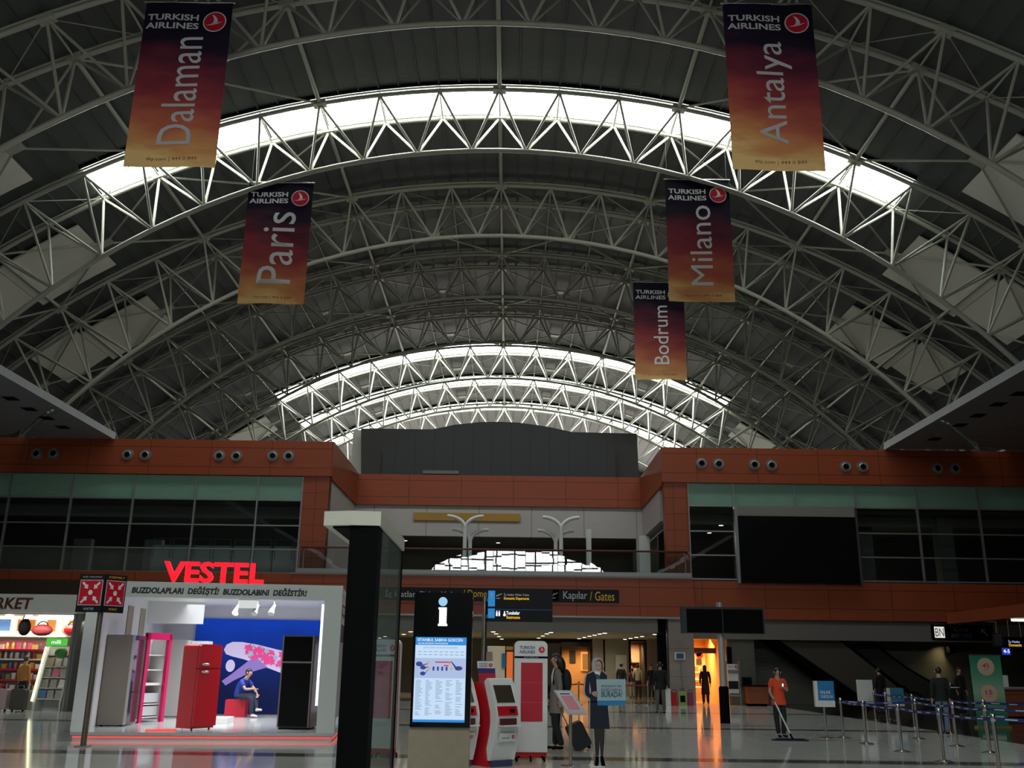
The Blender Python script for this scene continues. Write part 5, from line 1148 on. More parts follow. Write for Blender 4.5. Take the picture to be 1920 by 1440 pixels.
a, b = at(1402, 1287, 44), at(1441, 1313, 44); MB().b2((a.x, 44, .1), (b.x, 44.7, a.z)).build('front_panel', mat('counter_wood', (.26, .07, .025), .4), t); MB().b2((a.x + .05, 44.05, 0), (b.x - .05, 44.65, .1)).build('plinth', 'blackmat', t); MB().b2((a.x - .1, 43.95, a.z), (b.x + .1, 44.75, a.z + .05)).build('worktop', 'blackmat', t)
o = rect(1394, 1270, 1410, 1284, 44.15, .3, 'counter_monitor', 'blackmat'); tag(o, 'black monitor standing over the low orange counter', 'monitor'); 
o = MB().tube([(at(1402, 1284, 44.3).x, 44.3, at(1402, 1275, 44.3).z), (at(1404, 1284, 44.3).x, 44.3, .9)], .03, 8).build('neck', 'blackmat', o)
# ------------------------------------------------------------------ flight display on its post
FYD = 30.0
t = thing('flight_display', 'pair of switched-off black flight screens on a silver post with black foot', 'display', (6.55, FYD + .1, 0))
MB().b2((5.3, FYD, 2.6), (7.85, FYD + .22, 3.4)).build('housing', mat('dark_blue_housing', (.022, .03, .036), .4), t)
for x0, x1 in ((5.46, 6.55), (6.58, 7.8)): MB().b2((x0, FYD - .012, 2.63), (x1, FYD, 3.33)).build('screen', 'black', t)
MB().tube([(6.55, FYD + .3, 1.0), (6.55, FYD + .3, 3.55)], .10, 14).build('post', mat('white_post', (.6, .57, .55), .3, .4), t); MB().lathe([(.15, 0), (.15, 1.02), (.12, 1.06)], (6.56, FYD + .3, 0), 16).build('post_foot', 'blackmat', t)
for x in (6.45, 6.65): MB().b2((x - .03, FYD + .2, 2.9), (x + .03, FYD + .3, 3.1)).build('bracket', 'alu', t)
# ------------------------------------------------------------------ hanging direction sign on its post
DY_ = 24.0
t = thing('direction_sign', 'dark direction sign with blue arrows on a steel post, left of the gates lettering', 'sign', (-.6, DY_, 0))
MB().b2((-.54, DY_, 2.62), (1.07, DY_ + .12, 3.42)).build('panel', 'signdark', t); MB().tube([(-.60, DY_ + .06, 0), (-.60, DY_ + .06, 3.2)], .06, 12).build('post', 'chrome', t); MB().lathe([(.2, 0), (.2, .015), (.07, .03)], (-.6, DY_ + .06, 0), 18).build('base_plate', 'alu', t)
MB().b2((-.6, DY_ + .02, 2.7), (-.54, DY_ + .1, 2.78)).build('bracket', 'alu', t); MB().b2((-.6, DY_ + .02, 3.1), (-.54, DY_ + .1, 3.18)).build('bracket', 'alu', t)
M['blue_lit'] = emis('blue_lit_arrow', (.02, .30, .75), .55, (.02, .15, .4)); M['white_lit'] = emis('white_lit', (.95, .95, 1), 1.1); M['yellow_lit'] = emis('yellow_lit', (1, .55, .02), .9)
MB().b2((-.52, DY_ - .006, 2.98), (-.35, DY_, 3.36)).build('blue_field', 'blue_lit', t); MB().b2((-.52, DY_ - .006, 2.70), (-.35, DY_, 2.93)).build('blue_field', 'blue_lit', t)
MB().b2((-.33, DY_ - .005, 2.905), (1.06, DY_, 2.915)).build('divider', 'signblue', t)
def arrow(c, s, ang, m, par):
    mb = MB(); rot = lambda x, z: (c[0] + s * (x * cos(ang) - z * sin(ang)), c[1], c[2] + s * (x * sin(ang) + z * cos(ang)))
    for pl in ([(-.08, -1), (.08, -1), (.08, .8), (-.08, .8)], [(0, 1), (-.6, .35), (-.48, .24), (0, .76)], [(0, 1), (0, .76), (.48, .24), (.6, .35)]): mb.add([rot(*p) for p in pl], [tuple(range(4))])
    return mb.build('arrow', m, par)
arrow((-.435, DY_ - .009, 3.25), .06, 0, 'letter_white', t); arrow((-.435, DY_ - .009, 2.81), .06, pi / 2, 'letter_white', t)
def plane_icon(c, s, m, par):
    mb = MB(); q = lambda pts: mb.add([(c[0] + s * x, c[1], c[2] + s * z) for x, z in pts], [tuple(range(len(pts)))])
    q([(-1, -.15), (-.8, -.3), (.9, .55), (1.0, .75), (.8, .75)]); q([(-.35, .55), (-.1, .55), (.4, .35), (.15, .2)]); q([(-.95, .3), (-.8, .35), (-.65, .02), (-.8, -.1)]); q([(-.95, -.75), (.35, -.75), (.35, -.95), (-.95, -.95)])
    return mb.build('plane_icon', m, par)
plane_icon((-.25, DY_ - .006, 3.24), .075, 'letter_white', t)
mb = MB(); put_text(mb, 'İç Hatlar Giden Yolcu', (.18, DY_ - .004, 3.27), 1, .002, .012, fit=.62, fitz=.085); mb.build('lettering', 'letter_white', t)
mb = MB(); put_text(mb, 'Domestic Departures', (.18, DY_ - .004, 3.17), 1, .002, .012, fit=.62, fitz=.08); mb.build('lettering', 'yellow_lit', t)
mb = MB()
for x in (-.30, -.24): mb.add([(x + .016 * cos(k * pi / 4), DY_ - .006, 2.865 + .016 * sin(k * pi / 4)) for k in range(8)], [tuple(range(8))]); mb.b2((x - .02, DY_ - .007, 2.75), (x + .02, DY_ - .003, 2.845))
mb.add([(-.12, DY_ - .006, 2.87), (-.1, DY_ - .006, 2.87), (-.09, DY_ - .006, 2.82), (-.13, DY_ - .006, 2.82)], [(0, 1, 2, 3)]); mb.add([(-.11 + .035 * cos(k * pi / 5), DY_ - .006, 2.78 + .035 * sin(k * pi / 5)) for k in range(10)], [tuple(range(10))]); mb.build('restroom_icons', 'white_lit', t)
mb = MB(); put_text(mb, 'Tuvaletler', (.10, DY_ - .004, 2.83), 1, .002, .016, fit=.33, fitz=.085); mb.build('lettering', 'white_lit', t)
mb = MB(); put_text(mb, 'Restrooms', (.105, DY_ - .004, 2.725), 1, .002, .016, fit=.33, fitz=.075); mb.build('lettering', 'yellow_lit', t)
# long sign on the balcony fascia
GY = FY - .16
a, b = at(690, 1104, GY), at(1161, 1131, GY); zt, zb = at(925, 1103, GY).z, at(925, 1127.5, GY).z
t = thing('gates_sign', 'long dark sign lettered Gates on the orange balcony fascia', 'sign', ((a.x + b.x) / 2, GY, zb))
MB().b2((a.x, GY, zb), (b.x, FY - .121, zt)).build('panel', 'signdark', t); zm = (zt + zb) / 2
def seg(s, px0, px1, m, h=.40, dz=0): mb = MB(); x0, x1 = at(px0, 1117, GY).x, at(px1, 1117, GY).x; put_text(mb, s, ((x0 + x1) / 2, GY - .004, zm + dz), 1, .003, .004, fit=x1 - x0, fitz=h); mb.build('lettering', m, t)
seg('İç Hatlar Giden Yolcu', 722, 862, 'letter_grey', .42); seg('/ Domestic Departures', 868, 1004, 'letter_yellow', .42); seg('Kapılar', 1056, 1101, 'letter_grey', .44, -.02); seg('/ Gates', 1106, 1152, 'letter_yellow', .40)
q0, q1 = at(1031, 1117, GY).x, at(1048, 1117, GY).x; MB().b2((q0, GY - .004, zb + .06), (q1, GY, zt - .03)).build('icon_field', 'blackmat', t); plane_icon(((q0 + q1) / 2, GY - .008, zm + .02), .15, 'letter_grey', t)
# ------------------------------------------------------------------ escalator and the right-hand side
EY = 45.3
def EP(x, y, Y=EY): p = at(x, y, Y); return (p.x, p.z)
t = thing('escalator', 'escalator climbing to the left behind the queue, with dull metal side', 'escalator', (EP(1690, 1320)[0], EY, 0))
side = [EP(1446, 1190), EP(1560, 1190), EP(1600, 1222), EP(1640, 1254), EP(1672, 1280), EP(1700, 1302), EP(1716, 1320), EP(1640, 1322)]
MB().prism(side, EY, EY + .05).build('side_panel', mat('dull_metal', (.16, .145, .12), .3, .5), t)
under = [EP(1420, 1186), EP(1462, 1190), EP(1655, 1324), EP(1618, 1324)]
MB().prism(under, EY + .03, EY + 1.5).build('underside', 'blackmat', t)
MB().prism([(p[0], p[1]) for p in side], EY + 1.45, EY + 1.5).build('far_panel', mat('dull_metal_dark', (.10, .095, .085), .35, .5), t)
hr = [(EP(x, y)[0], EY + .02, EP(x, y)[1]) for x, y in ((1545, 1176), (1600, 1217), (1640, 1249), (1676, 1277), (1702, 1297), (1722, 1300), (1728, 1308))]
MB().tube(hr, .05, 8).build('handrail', 'blackmat', t); MB().tube([(x, y + 1.45, z + .25) for x, y, z in hr], .05, 8).build('handrail', 'blackmat', t)
p0, p1 = EP(1480, 1196), EP(1690, 1318); sts = []
n = 16
for i in range(n): xa, za = p0[0] + (p1[0] - p0[0]) * i / n, p0[1] + (p1[1] - p0[1]) * i / n; sts += [(xa, za), (p0[0] + (p1[0] - p0[0]) * (i + 1) / n, za)]
MB().prism(sts + [(p1[0], 0), (p1[0] - .6, 0)], EY + .1, EY + 1.4).build('steps', 'alu', t)
E2 = 46.9
t = thing('escalator', 'second escalator farther back, only its dark handrail curving down to the right', 'escalator', (EP(1790, 1300, E2)[0], E2 - .05, 0))
hr2 = [(EP(x, y, E2)[0], E2 - .02, EP(x, y, E2)[1]) for x, y in ((1600, 1180), (1650, 1216), (1700, 1253), (1740, 1276), (1770, 1284), (1802, 1287))]
MB().tube(hr2, .06, 8).build('handrail', 'blackmat', t)
MB().prism([(x, z) for x, _, z in hr2] + [EP(1802, 1322, E2), EP(1740, 1322, E2), EP(1600, 1225, E2)], E2 - .05, E2 + .05).build('side_panel', mat('very_dark_metal', (.03, .03, .027), .4), t)
# canopy of the right-hand gallery
NT[0] += 1
o = MB().b2((19.75, 16, 3.62), (33, 44, 4.1)).build('trim_%d' % NT[0], 'wood_low', None, (26, 30, 3.8)); o['kind'] = 'structure'
o = MB().tube([(20.1, 39, 3.58), (24, 39, 3.58)], .05, 8).build('strip_lamp', emis('strip_lamp', (1, .95, .8), 3), None, (21, 39, 3.58)); tag(o, 'long glowing strip lamp under the right orange canopy', 'light')
SX = 44.28
a, b = at(1748, 1171, SX), at(1852, 1201, SX)
t = thing('shop_sign', 'dark sign with a glowing white logo square above the escalator foot', 'sign', ((a.x + b.x) / 2, SX + .1, b.z))
MB().b2((a.x, SX, b.z), (b.x + .3, SX + .22, a.z)).build('panel', 'blackmat', t)
q0, q1 = at(1751, 1175, SX), at(1772, 1196, SX); MB().b2((q0.x, SX - .012, q1.z), (q1.x, SX, q0.z)).build('logo_square', emis('logo_square', (.95, .93, .85), .75, (.5, .5, .5)), t)
mb = MB(); put_text(mb, 'BN', ((q0.x + q1.x) / 2, SX - .014, (q0.z + q1.z) / 2), 1, .003, fit=.38, fitz=.36); mb.build('logo_letters', 'greyband', t)
mb = MB(); p = at(1802, 1181, SX); put_text(mb, 'Çıkış', (p.x, SX - .004, p.z), 1, .003, fit=.65, fitz=.2); p = at(1803, 1192, SX); put_text(mb, 'EXIT / TAXI', (p.x, SX - .004, p.z), 1, .003, fit=.9, fitz=.16); mb.build('lettering', mat('dim_lettering', (.14, .15, .22), .5), t)
arrow((at(1846, 1186, SX).x, SX - .006, at(1846, 1186, SX).z), .2, pi / 4, 'letter_grey', t)
t = thing('gate_sign', 'small lit blue and yellow sign hanging under the right canopy', 'sign', (at(1902, 1206, 40).x, 40, 3.0))
a, b = at(1884, 1194, 40), at(1930, 1232, 40); MB().b2((a.x, 40, b.z), (b.x, 40.1, a.z)).build('panel', 'blackmat', t)
for x in (a.x + .2, b.x - .2): MB().tube([(x, 40.05, a.z), (x, 40.05, 3.63)], .015, 6).build('hanger', 'alu', t)
mb = MB(); p = at(1902, 1203, 39.98); put_text(mb, 'İç Hatlar', (p.x, 39.99, p.z), 1, .002, .01, fit=.48, fitz=.13); mb.build('lettering', emis('blue_white_lit', (.45, .5, 1), .9), t)
mb = MB(); p = at(1904, 1209.5, 39.98); put_text(mb, 'Domestic', (p.x, 39.99, p.z), 1, .002, .012, fit=.52, fitz=.11); mb.build('lettering', 'yellow_lit', t)
q0, q1 = at(1879, 1215, 39.95), at(1895, 1228, 39.95); MB().b2((q0.x, 39.94, q1.z), (q1.x, 39.99, q0.z)).build('blue_field', emis('blue_box', (.03, .08, .9), .5), t)
mb = MB(); p = at(1888, 1221, 39.9); put_text(mb, '4-5', (p.x, 39.93, p.z), 1, .002, .01, fit=.25, fitz=.14); mb.build('lettering', 'white_lit', t)
t = thing('hanging_monitor', 'small dim monitor on a rod under the right canopy', 'monitor', (at(1870, 1200, 41).x, 41, 2.8))
a, b = at(1861, 1187, 41), at(1882, 1213, 41); MB().b2((a.x, 41, b.z), (b.x, 41.08, a.z)).build('panel', 'signdark', t); MB().b2((a.x + .05, 40.99, b.z + .05), (b.x - .05, 41, a.z - .05)).build('screen', mat('violet_screen', (.05, .05, .07), .3), t); x = (a.x + b.x) / 2; MB().tube([(x, 41.04, a.z), (x, 41.04, a.z + .45), (19.9, 41.04, a.z + .5)], .04, 8).build('rod', 'alu', t)
blamp('gallery_wall_lamp', (20.9, 46.7, 2.7), 9, .4, .3, (1, .76, .35)).rotation_euler = (R(25), 0, 0)
o = rect(1781, 1212, 1797, 1224, 46.5, .6, 'wall_speaker', 'blackmat'); tag(o, 'black wall box above the lit yellow wall patch', 'wall box')
# roll-up banner with two circles
t = thing('rollup_banner', 'green roll-up banner with two pale numbered circles', 'banner stand', (14.25, 29.6, 0))
def rollmat():
    m = mat('rollup_print', (.02, .25, .14), .5); nt = m.node_tree; bs = nt.nodes['Principled BSDF']; g = nt.nodes.new('ShaderNodeNewGeometry'); s = nt.nodes.new('ShaderNodeSeparateXYZ'); nt.links.new(g.outputs['Position'], s.inputs[0])
    cr = nt.nodes.new('ShaderNodeValToRGB'); nt.links.new(math_node(nt, 'DIVIDE', s.outputs[2], 2.05), cr.inputs[0]); e = cr.color_ramp.elements
    e[0].position = .18; e[0].color = (.012, .20, .11, 1); e[1].position = .95; e[1].color = (.012, .20, .11, 1)
    for p, c in ((.5, (.30, .50, .34, 1)), (.72, (.10, .33, .2, 1))): k = e.new(p); k.color = c
    nt.links.new(cr.outputs[0], bs.inputs['Base Color']); return m
MB().b2((13.83, 29.6, .06), (14.76, 29.615, 2.06)).build('print', rollmat(), t); MB().b2((13.8, 29.5, 0), (14.8, 29.72, .06)).build('cassette', mat('brass_base', (.45, .38, .2), .3, .6), t); MB().b2((13.83, 29.59, 2.05), (14.76, 29.625, 2.08)).build('top_bar', 'chrome', t)
MB().tube([(14.3, 29.66, .05), (14.3, 29.64, 2.05)], .012, 6).build('support_pole', 'alu', t)
for z, s in ((1.73, '45'), (.97, '15')):
    MB().lathe([(.26, 0), (.26, -.004), (.003, -.004)], (14.29, 29.6, z), 26, 'y').build('circle_rim', mat('rim_pink', (.6, .25, .2), .5), t); MB().lathe([(.245, -.004), (.245, -.007), (.003, -.007)], (14.29, 29.6, z), 26, 'y').build('circle', mat('peach', (.62, .47, .34), .5), t)
    mb = MB(); put_text(mb, s, (14.29, 29.59, z + .03), 1, .002, .01, fit=.2, fitz=.13); put_text(mb, 'SANİYE', (14.29, 29.59, z - .08), 1, .002, fit=.14, fitz=.03); mb.build('numeral', 'letter_red', t)
MB().b2((13.95, 29.592, .22), (14.65, 29.6, .34)).build('white_strip', 'white', t)
# counters at the right edge
t = thing('service_counter', 'wooden service counter cut by the right edge of the picture', 'counter', (18.6, 35, 0))
a, b = at(1876, 1290, 34.5), at(1876, 1345, 34.5); MB().b2((a.x, 34.5, .12), (a.x + 6, 35.6, a.z - .05)).build('front_panel', grid_mat('counter_panels', (.24, .065, .03), (.08, .02, .01), pz=.28, lw=.02), t); MB().b2((a.x - .1, 34.4, a.z - .05), (a.x + 6, 35.7, a.z + .02)).build('worktop', 'greyband', t); MB().b2((a.x + .05, 34.55, 0), (a.x + 6, 35.55, .12)).build('plinth', 'blackmat', t)
MB().b2((a.x - .5, 34.45, 0), (a.x, 35.6, a.z + .02)).build('end_panel', 'signdark', t)
o = MB().b2((a.x + .2, 34.9, a.z + .021), (a.x + .5, 35.0, a.z + .42)).build('counter_notice', 'white', None, (a.x + .35, 34.95, a.z + .02)); tag(o, 'upright white notice on the service counter at the right edge', 'notice')
t = thing('bistro_table', 'small round white bistro table near the escalator foot', 'table', (at(1779, 1290, 36).x, 36, 0)); p = at(1779, 1288, 36)
MB().lathe([(.36, p.z - .03), (.36, p.z), (.01, p.z)], (p.x, 36, 0), 24).build('tabletop', 'white', t); MB().tube([(p.x, 36, .02), (p.x, 36, p.z - .03)], .035, 10).build('stem', 'chrome', t); MB().lathe([(.25, 0), (.25, .02), (.04, .04)], (p.x, 36, 0), 18).build('foot', 'alu', t)
o = MB().lathe([(.05, 0), (.075, .1), (.06, .14), (.01, .15)], (p.x + .0, 36, p.z + .001), 12).build('paper_cup', 'white', None, (p.x, 36, p.z)); tag(o, 'white paper cup on the small bistro table', 'cup')
# ------------------------------------------------------------------ the queue lanes
rowA = [(8.14, 24.45), (8.06, 22.7), (8.05, 20.66), (7.98, 18.55), (7.98, 16.5)]
rowB = [(9.98, 24.5), (9.91, 22.28), (9.86, 20.68)]
rowC = [(12.1, 33.0), (11.8, 31.2), (11.78, 29.1), (11.74, 26.7), (11.7, 24.6)]
WHICH = {'left': rowA, 'middle': rowB, 'far right': rowC}
for nm, row in WHICH.items():
    for i, (x, y) in enumerate(row): qpost(x, y, 'chrome queue post in the %s row, %s counted from the back' % (nm, ORD[i]), 'queue posts with blue tapes')
    for i in range(len(row) - 1): qtape(row[i], row[i + 1], 'blue printed barrier tape of the %s row, %s span from the back' % (nm, ORD[i]), 'blue barrier tapes')
qtape(rowA[0], rowB[0], 'blue printed tape across the far end between left and middle rows', 'blue barrier tapes')
qtape(rowB[2], (11.7, 20.7), 'blue printed tape running from the middle row off to the right', 'blue barrier tapes'); qpost(11.75, 20.7, 'chrome queue post standing alone beside the front of the middle row', 'queue posts with blue tapes')
qtape(rowC[4], (13.9, 24.6), 'blue printed tape running from the far right row out of the picture', 'blue barrier tapes'); qpost(13.95, 24.6, 'chrome queue post at the very right edge of the picture', 'queue posts with blue tapes')
qtape(rowA[4], (9.9, 16.5), 'blue printed tape nearest the camera leaving the picture at right', 'blue barrier tapes'); qpost(9.95, 16.5, 'chrome queue post nearest the camera at the lower right edge', 'queue posts with blue tapes')
qpost(12.95, 34.05, 'chrome queue post behind the far right row, under the small blue board', 'queue posts with blue tapes')
def sboard(nm, lab, x, y, w_, z0, z1, m, grp='boards on posts', side=True):
    t = thing(nm, lab, 'sign', (x, y, 0), 0, grp)
    MB().tube([(x, y, .02), (x, y, z0 + .1)], .028, 10).build('post', 'chrome', t); MB().lathe([(.2, 0), (.2, .012), (.05, .03)], (x, y, 0), 24).build('base', 'chrome', t)
    bd = MB().b2((x - w_ / 2, y - .12, z0), (x + w_ / 2, y + .0, z1)).build('board', 'white', t)
    if m: MB().b2((x - w_ / 2 + .07, y - .128, z0 + .15), (x + w_ / 2, y - .12, z1)).build('blue_face', m, bd)
    return t, bd
t, bd = sboard('queue_board', 'bright blue queue board on a post right of the cleaner', 7.73, 24.45, .47, .72, 1.32, mat('sky_blue_print', (.02, .20, .48), .4))
mb = MB(); put_text(mb, 'ONLINE', (7.74, 24.318, 1.06), 1, .001, .008, fit=.26, fitz=.07); put_text(mb, 'CHECK-IN', (7.77, 24.318, .96), 1, .001, .008, fit=.30, fitz=.07); mb.build('lettering', 'letter_white', bd); mb = MB(); put_text(mb, 'BAGAJ TESLİM', (7.77, 24.328, .79), 1, .001, fit=.3, fitz=.03); mb.build('small_lettering', 'letter_grey', bd)
p = at(1640, 1300, 33.2); t, bd = sboard('queue_board', 'plain white queue board before the escalator foot', 12.0, 33.55, .5, .52, 1.27, None)
t, bd = sboard('queue_board', 'light blue queue board right of the plain white one', 12.95, 33.4, .52, .45, 1.02, mat('pale_blue_print', (.05, .25, .40), .4))
mb = MB(); put_text(mb, 'BAGAJ', (12.97, 33.268, .8), 1, .001, .01, fit=.3, fitz=.07); mb.build('lettering', 'letter_navy', bd)
# ------------------------------------------------------------------ people
def skin(name, V, E, m, parent, sub=1):
    """one continuous surface grown round a graph of joints: V = {key: (pos, rx, ry)}, E = pairs; the first key is the root"""
    keys = list(V); ix = {k: i for i, k in enumerate(keys)}
    me = bpy.data.meshes.new(name); me.from_pydata([tuple(V[k][0]) for k in keys], [(ix[a], ix[b]) for a, b in E], [])
    ob = bpy.data.objects.new(name, me); C.objects.link(ob)
    md = ob.modifiers.new('skin', 'SKIN'); md.use_smooth_shade = True; md.branch_smoothing = .35
    for k in keys:
        sv = me.skin_vertices[0].data[ix[k]]; sv.radius = (V[k][1], V[k][2] if len(V[k]) > 2 else V[k][1]); sv.use_root = (ix[k] == 0)
    sd = ob.modifiers.new('sub', 'SUBSURF'); sd.levels = sub; sd.render_levels = sub
    bpy.context.view_layer.update(); dg = bpy.context.evaluated_depsgraph_get()
    nm = bpy.data.meshes.new_from_object(ob.evaluated_get(dg)); bpy.data.objects.remove(ob); bpy.data.meshes.remove(me)
    nm.name = name; nm.materials.clear(); nm.materials.append(M[m] if isinstance(m, str) else m)
    nm.polygons.foreach_set('use_smooth', [True] * len(nm.polygons))
    o = bpy.data.objects.new(name, nm); C.objects.link(o); o.parent = parent
    return o
BASE = dict(pelvis=(0, 0, .95), waist=(0, 0, 1.10), chest=(0, .0, 1.30), neckb=(0, .02, 1.46), neck=(0, .012, 1.51), jaw=(0, -.035, 1.562), head=(0, -.012, 1.62), crown=(0, .0, 1.69), nose=(0, -.115, 1.60),
            sL=(.17, .012, 1.42), eL=(.215, .03, 1.13), wL=(.225, -.04, .90), pL=(.225, -.06, .83), sR=(-.17, .012, 1.42), eR=(-.215, .03, 1.13), wR=(-.225, -.04, .90), pR=(-.225, -.06, .83),
            hL=(.085, 0, .90), kL=(.095, -.015, .49), aL=(.10, .025, .085), tL=(.115, -.12, .035), hR=(-.085, 0, .90), kR=(-.095, -.015, .49), aR=(-.10, .025, .085), tR=(-.115, -.12, .035))
RAD = dict(pelvis=(.145, .105), waist=(.125, .09), chest=(.15, .105), neckb=(.075, .07), neck=(.058, .06), jaw=(.058, .066), head=(.074, .092), crown=(.055, .07), nose=(.013, .013),
           sL=.055, eL=.040, wL=.028, pL=(.036, .02), hL=.082, kL=.055, aL=.036, tL=(.036, .022))
def rad(k, f=1.0, add=0.0):
    r = RAD.get(k) or RAD[k.replace('R', 'L')]
    r = r if isinstance(r, tuple) else (r, r)
    return (r[0] * f + add, r[1] * f + add)
def person(loc, rz, label, pose=None, scale=1.0, top=None, sleeves='long', trousers=None, shoes='blackmat', hair='short', hairm='hairdark', skinm='skin', coat=None, skirt=None, grp=None, fingers=True, leg_len='long', name='person'):
    J = {k: Vector(v) for k, v in BASE.items()}
    for k, v in (pose or {}).items(): J[k] = Vector(v)
    t = thing(name, label, 'person', loc, rz, grp, local=True); t.scale = (scale,) * 3
    V = {k: (J[k], *rad(k)) for k in J}
    V['pelvis'] = (J['pelvis'], .13, .095)
    if top:
        for k in ('waist', 'chest', 'pelvis'): V[k] = (V[k][0], V[k][1] * .68, V[k][2] * .56)
        for k in ('sL', 'sR'): V[k] = (V[k][0], .045, .045)
        if sleeves == 'long':
            for k in ('eL', 'eR'): V[k] = (V[k][0], .034, .034)
    if trousers:
        for k in ('hL', 'hR', 'kL', 'kR'): V[k] = (V[k][0], V[k][1] * .75, V[k][2] * .75)
    E = [('pelvis', 'waist'), ('waist', 'chest'), ('chest', 'neckb'), ('neckb', 'neck'), ('neck', 'jaw'), ('jaw', 'head'), ('head', 'crown'), ('head', 'nose')]
    for s in 'LR': E += [('chest', 's' + s), ('s' + s, 'e' + s), ('e' + s, 'w' + s), ('w' + s, 'p' + s), ('pelvis', 'h' + s), ('h' + s, 'k' + s), ('k' + s, 'a' + s), ('a' + s, 't' + s)]
    if fingers:
        for s in 'LR':
            d = (J['p' + s] - J['w' + s]).normalized(); fw = Vector((0, -1, 0)) if abs(d.y) < .8 else Vector((0, 0, 1)); u = d.cross(fw).normalized(); n = u.cross(d).normalized()
            for i, (off, ln) in enumerate(((.032, .062), (.011, .075), (-.011, .07), (-.031, .055))):
                a = J['p' + s] + d * .028 + n * off * .9; b = a + d * ln * .55; c = b + d * ln * .38 + u * (.018 if s == 'L' else -.018)
                for q, p in (('a', a), ('b', b), ('c', c)): V['f%d%s%s' % (i, s, q)] = (p, .0095, .0095)
                E += [('p' + s, 'f%d%sa' % (i, s)), ('f%d%sa' % (i, s), 'f%d%sb' % (i, s)), ('f%d%sb' % (i, s), 'f%d%sc' % (i, s))]
            a = J['p' + s] - d * .005 + n * .045; b = a + d * .035 + n * .018
            V['t%sa' % s] = (a, .0115, .0115); V['t%sb' % s] = (b, .0095, .0095); E += [('p' + s, 't%sa' % s), ('t%sa' % s, 't%sb' % s)]
    body = skin('body', V, E, skinm, t, 1)
    hd = J['head']; fwd = (J['nose'] - J['head']); fwd.z = 0; fwd.normalize(); side = Vector((-fwd.y, fwd.x, 0))
    up = Vector((0, 0, 1))
    for sgn in (-1, 1):
        c = hd + fwd * .082 + side * .031 * sgn + up * .012
        e = MB().ell(c - fwd * .011, (.011, .011, .0065), 8, 6).build('eye', 'letter_white', body, False); MB().ell(c - fwd * .003, (.0055, .0055, .0055), 8, 6).build('iris', 'hairdark', e, False)
        MB().ell(hd + side * .083 * sgn - up * .005, (.018, .022, .032), 8, 6).build('ear', skinm, body, False)
        MB().tube([c + up * .022 - side * .016 * sgn, c + up * .027 + fwd * .004, c + up * .02 + side * .018 * sgn], .004, 5).build('eyebrow', hairm, body, False)
    MB().tube([hd + fwd * .088 - up * .055 - side * .022, hd + fwd * .096 - up * .057, hd + fwd * .088 - up * .055 + side * .022], [.004, .008, .004], 6).build('mouth', M.setdefault('lip', mat('lip', (.35, .10, .09), .5)), body, False)
    # hair: a cap cut free of the face, longer styles fall behind the neck
    def keep(x, y, z):
        f = x * fwd.x + y * fwd.y
        if hair == 'bald': return False
        return not (f > .045 and z < .052) and not (f > -.01 and z < -.02) and z > (-.09 if hair == 'short' else -.12)
    hm = MB().ell(hd + up * .018 - fwd * .008, (.083, .101, .098) if abs(fwd.y) > .5 else (.101, .083, .098), 16, 12, keep)
    if hair in ('long', 'bun', 'wavy'):
        if hair == 'bun': hm.ell(hd - fwd * .12 + up * .02, (.045, .045, .045), 10, 8)
        elif hair == 'long': hm.tube([hd - fwd * .06 + up * .02, hd - fwd * .10 - up * .08, hd - fwd * .10 - up * .2, hd - fwd * .08 - up * .30], [.085, .085, .08, .04], 12)
        else: hm.tube([hd - fwd * .03 + up * .05, hd - fwd * .06 - up * .0, hd - fwd * .09 - up * .07, hd - fwd * .10 - up * .14, hd - fwd * .10 - up * .20, hd - fwd * .08 - up * .26], [.06, .085, .092, .09, .075, .03], 18)
    hm.build('hair', hairm, t, False)
    if trousers:
        G = {}; 
        for k in ('pelvis', 'waist'): G[k] = (J[k], *rad(k, 1, .014))
        G['waist'] = (J['pelvis'].lerp(J['waist'], .7), .118, .088)
        EE = [('pelvis', 'waist')]
        for s in 'LR':
            G['h' + s] = (J['h' + s], *rad('h' + s, 1, .014)); G['k' + s] = (J['k' + s], *rad('k' + s, 1, .022)); G['a' + s] = (J['k' + s].lerp(J['a' + s], 1.0) - Vector((0, 0, .01)), .062, .062)
            EE += [('pelvis', 'h' + s), ('h' + s, 'k' + s), ('k' + s, 'a' + s)]
        skin('trousers', G, EE, trousers, t)
    if top:
        G = {'chest': (J['chest'], *rad('chest', 1, .016)), 'waist': (J['waist'], *rad('waist', 1, .024)), 'mid': (J['pelvis'].lerp(J['waist'], .45), .156, .118), 'hem': (J['pelvis'].lerp(J['waist'], -.45 if coat is None else -.1), .152, .122), 'neckb': (J['neckb'] - up * .01, .082, .076)}
        EE = [('chest', 'waist'), ('waist', 'mid'), ('mid', 'hem'), ('chest', 'neckb')]
        for s in 'LR':
            G['s' + s] = (J['s' + s], .07, .07); EE += [('chest', 's' + s)]
            if sleeves == 'long':
                G['e' + s] = (J['e' + s], .056, .056); G['w' + s] = (J['e' + s].lerp(J['w' + s], .93), .042, .042); EE += [('s' + s, 'e' + s), ('e' + s, 'w' + s)]
            else:
                G['e' + s] = (J['s' + s].lerp(J['e' + s], .72), .064, .064); EE += [('s' + s, 'e' + s)]
        skin('shirt' if sleeves != 'long' else 'jacket', G, EE, top, t)
    if coat:
        z1 = coat; c = J['pelvis']
        prof = [(.145, J['waist'].z + .1), (.15, J['waist'].z), (.165, J['pelvis'].z), (.185, z1 + .1), (.19, z1), (.17, z1 + .005), (.13, J['waist'].z)]
        mb = MB(); mb.lathe(prof, (0, 0, 0), 20); mb.v = [(x + c.x, y * .72 + c.y, z) for x, y, z in mb.v]; mb.build('coat_skirt', top, t, False)
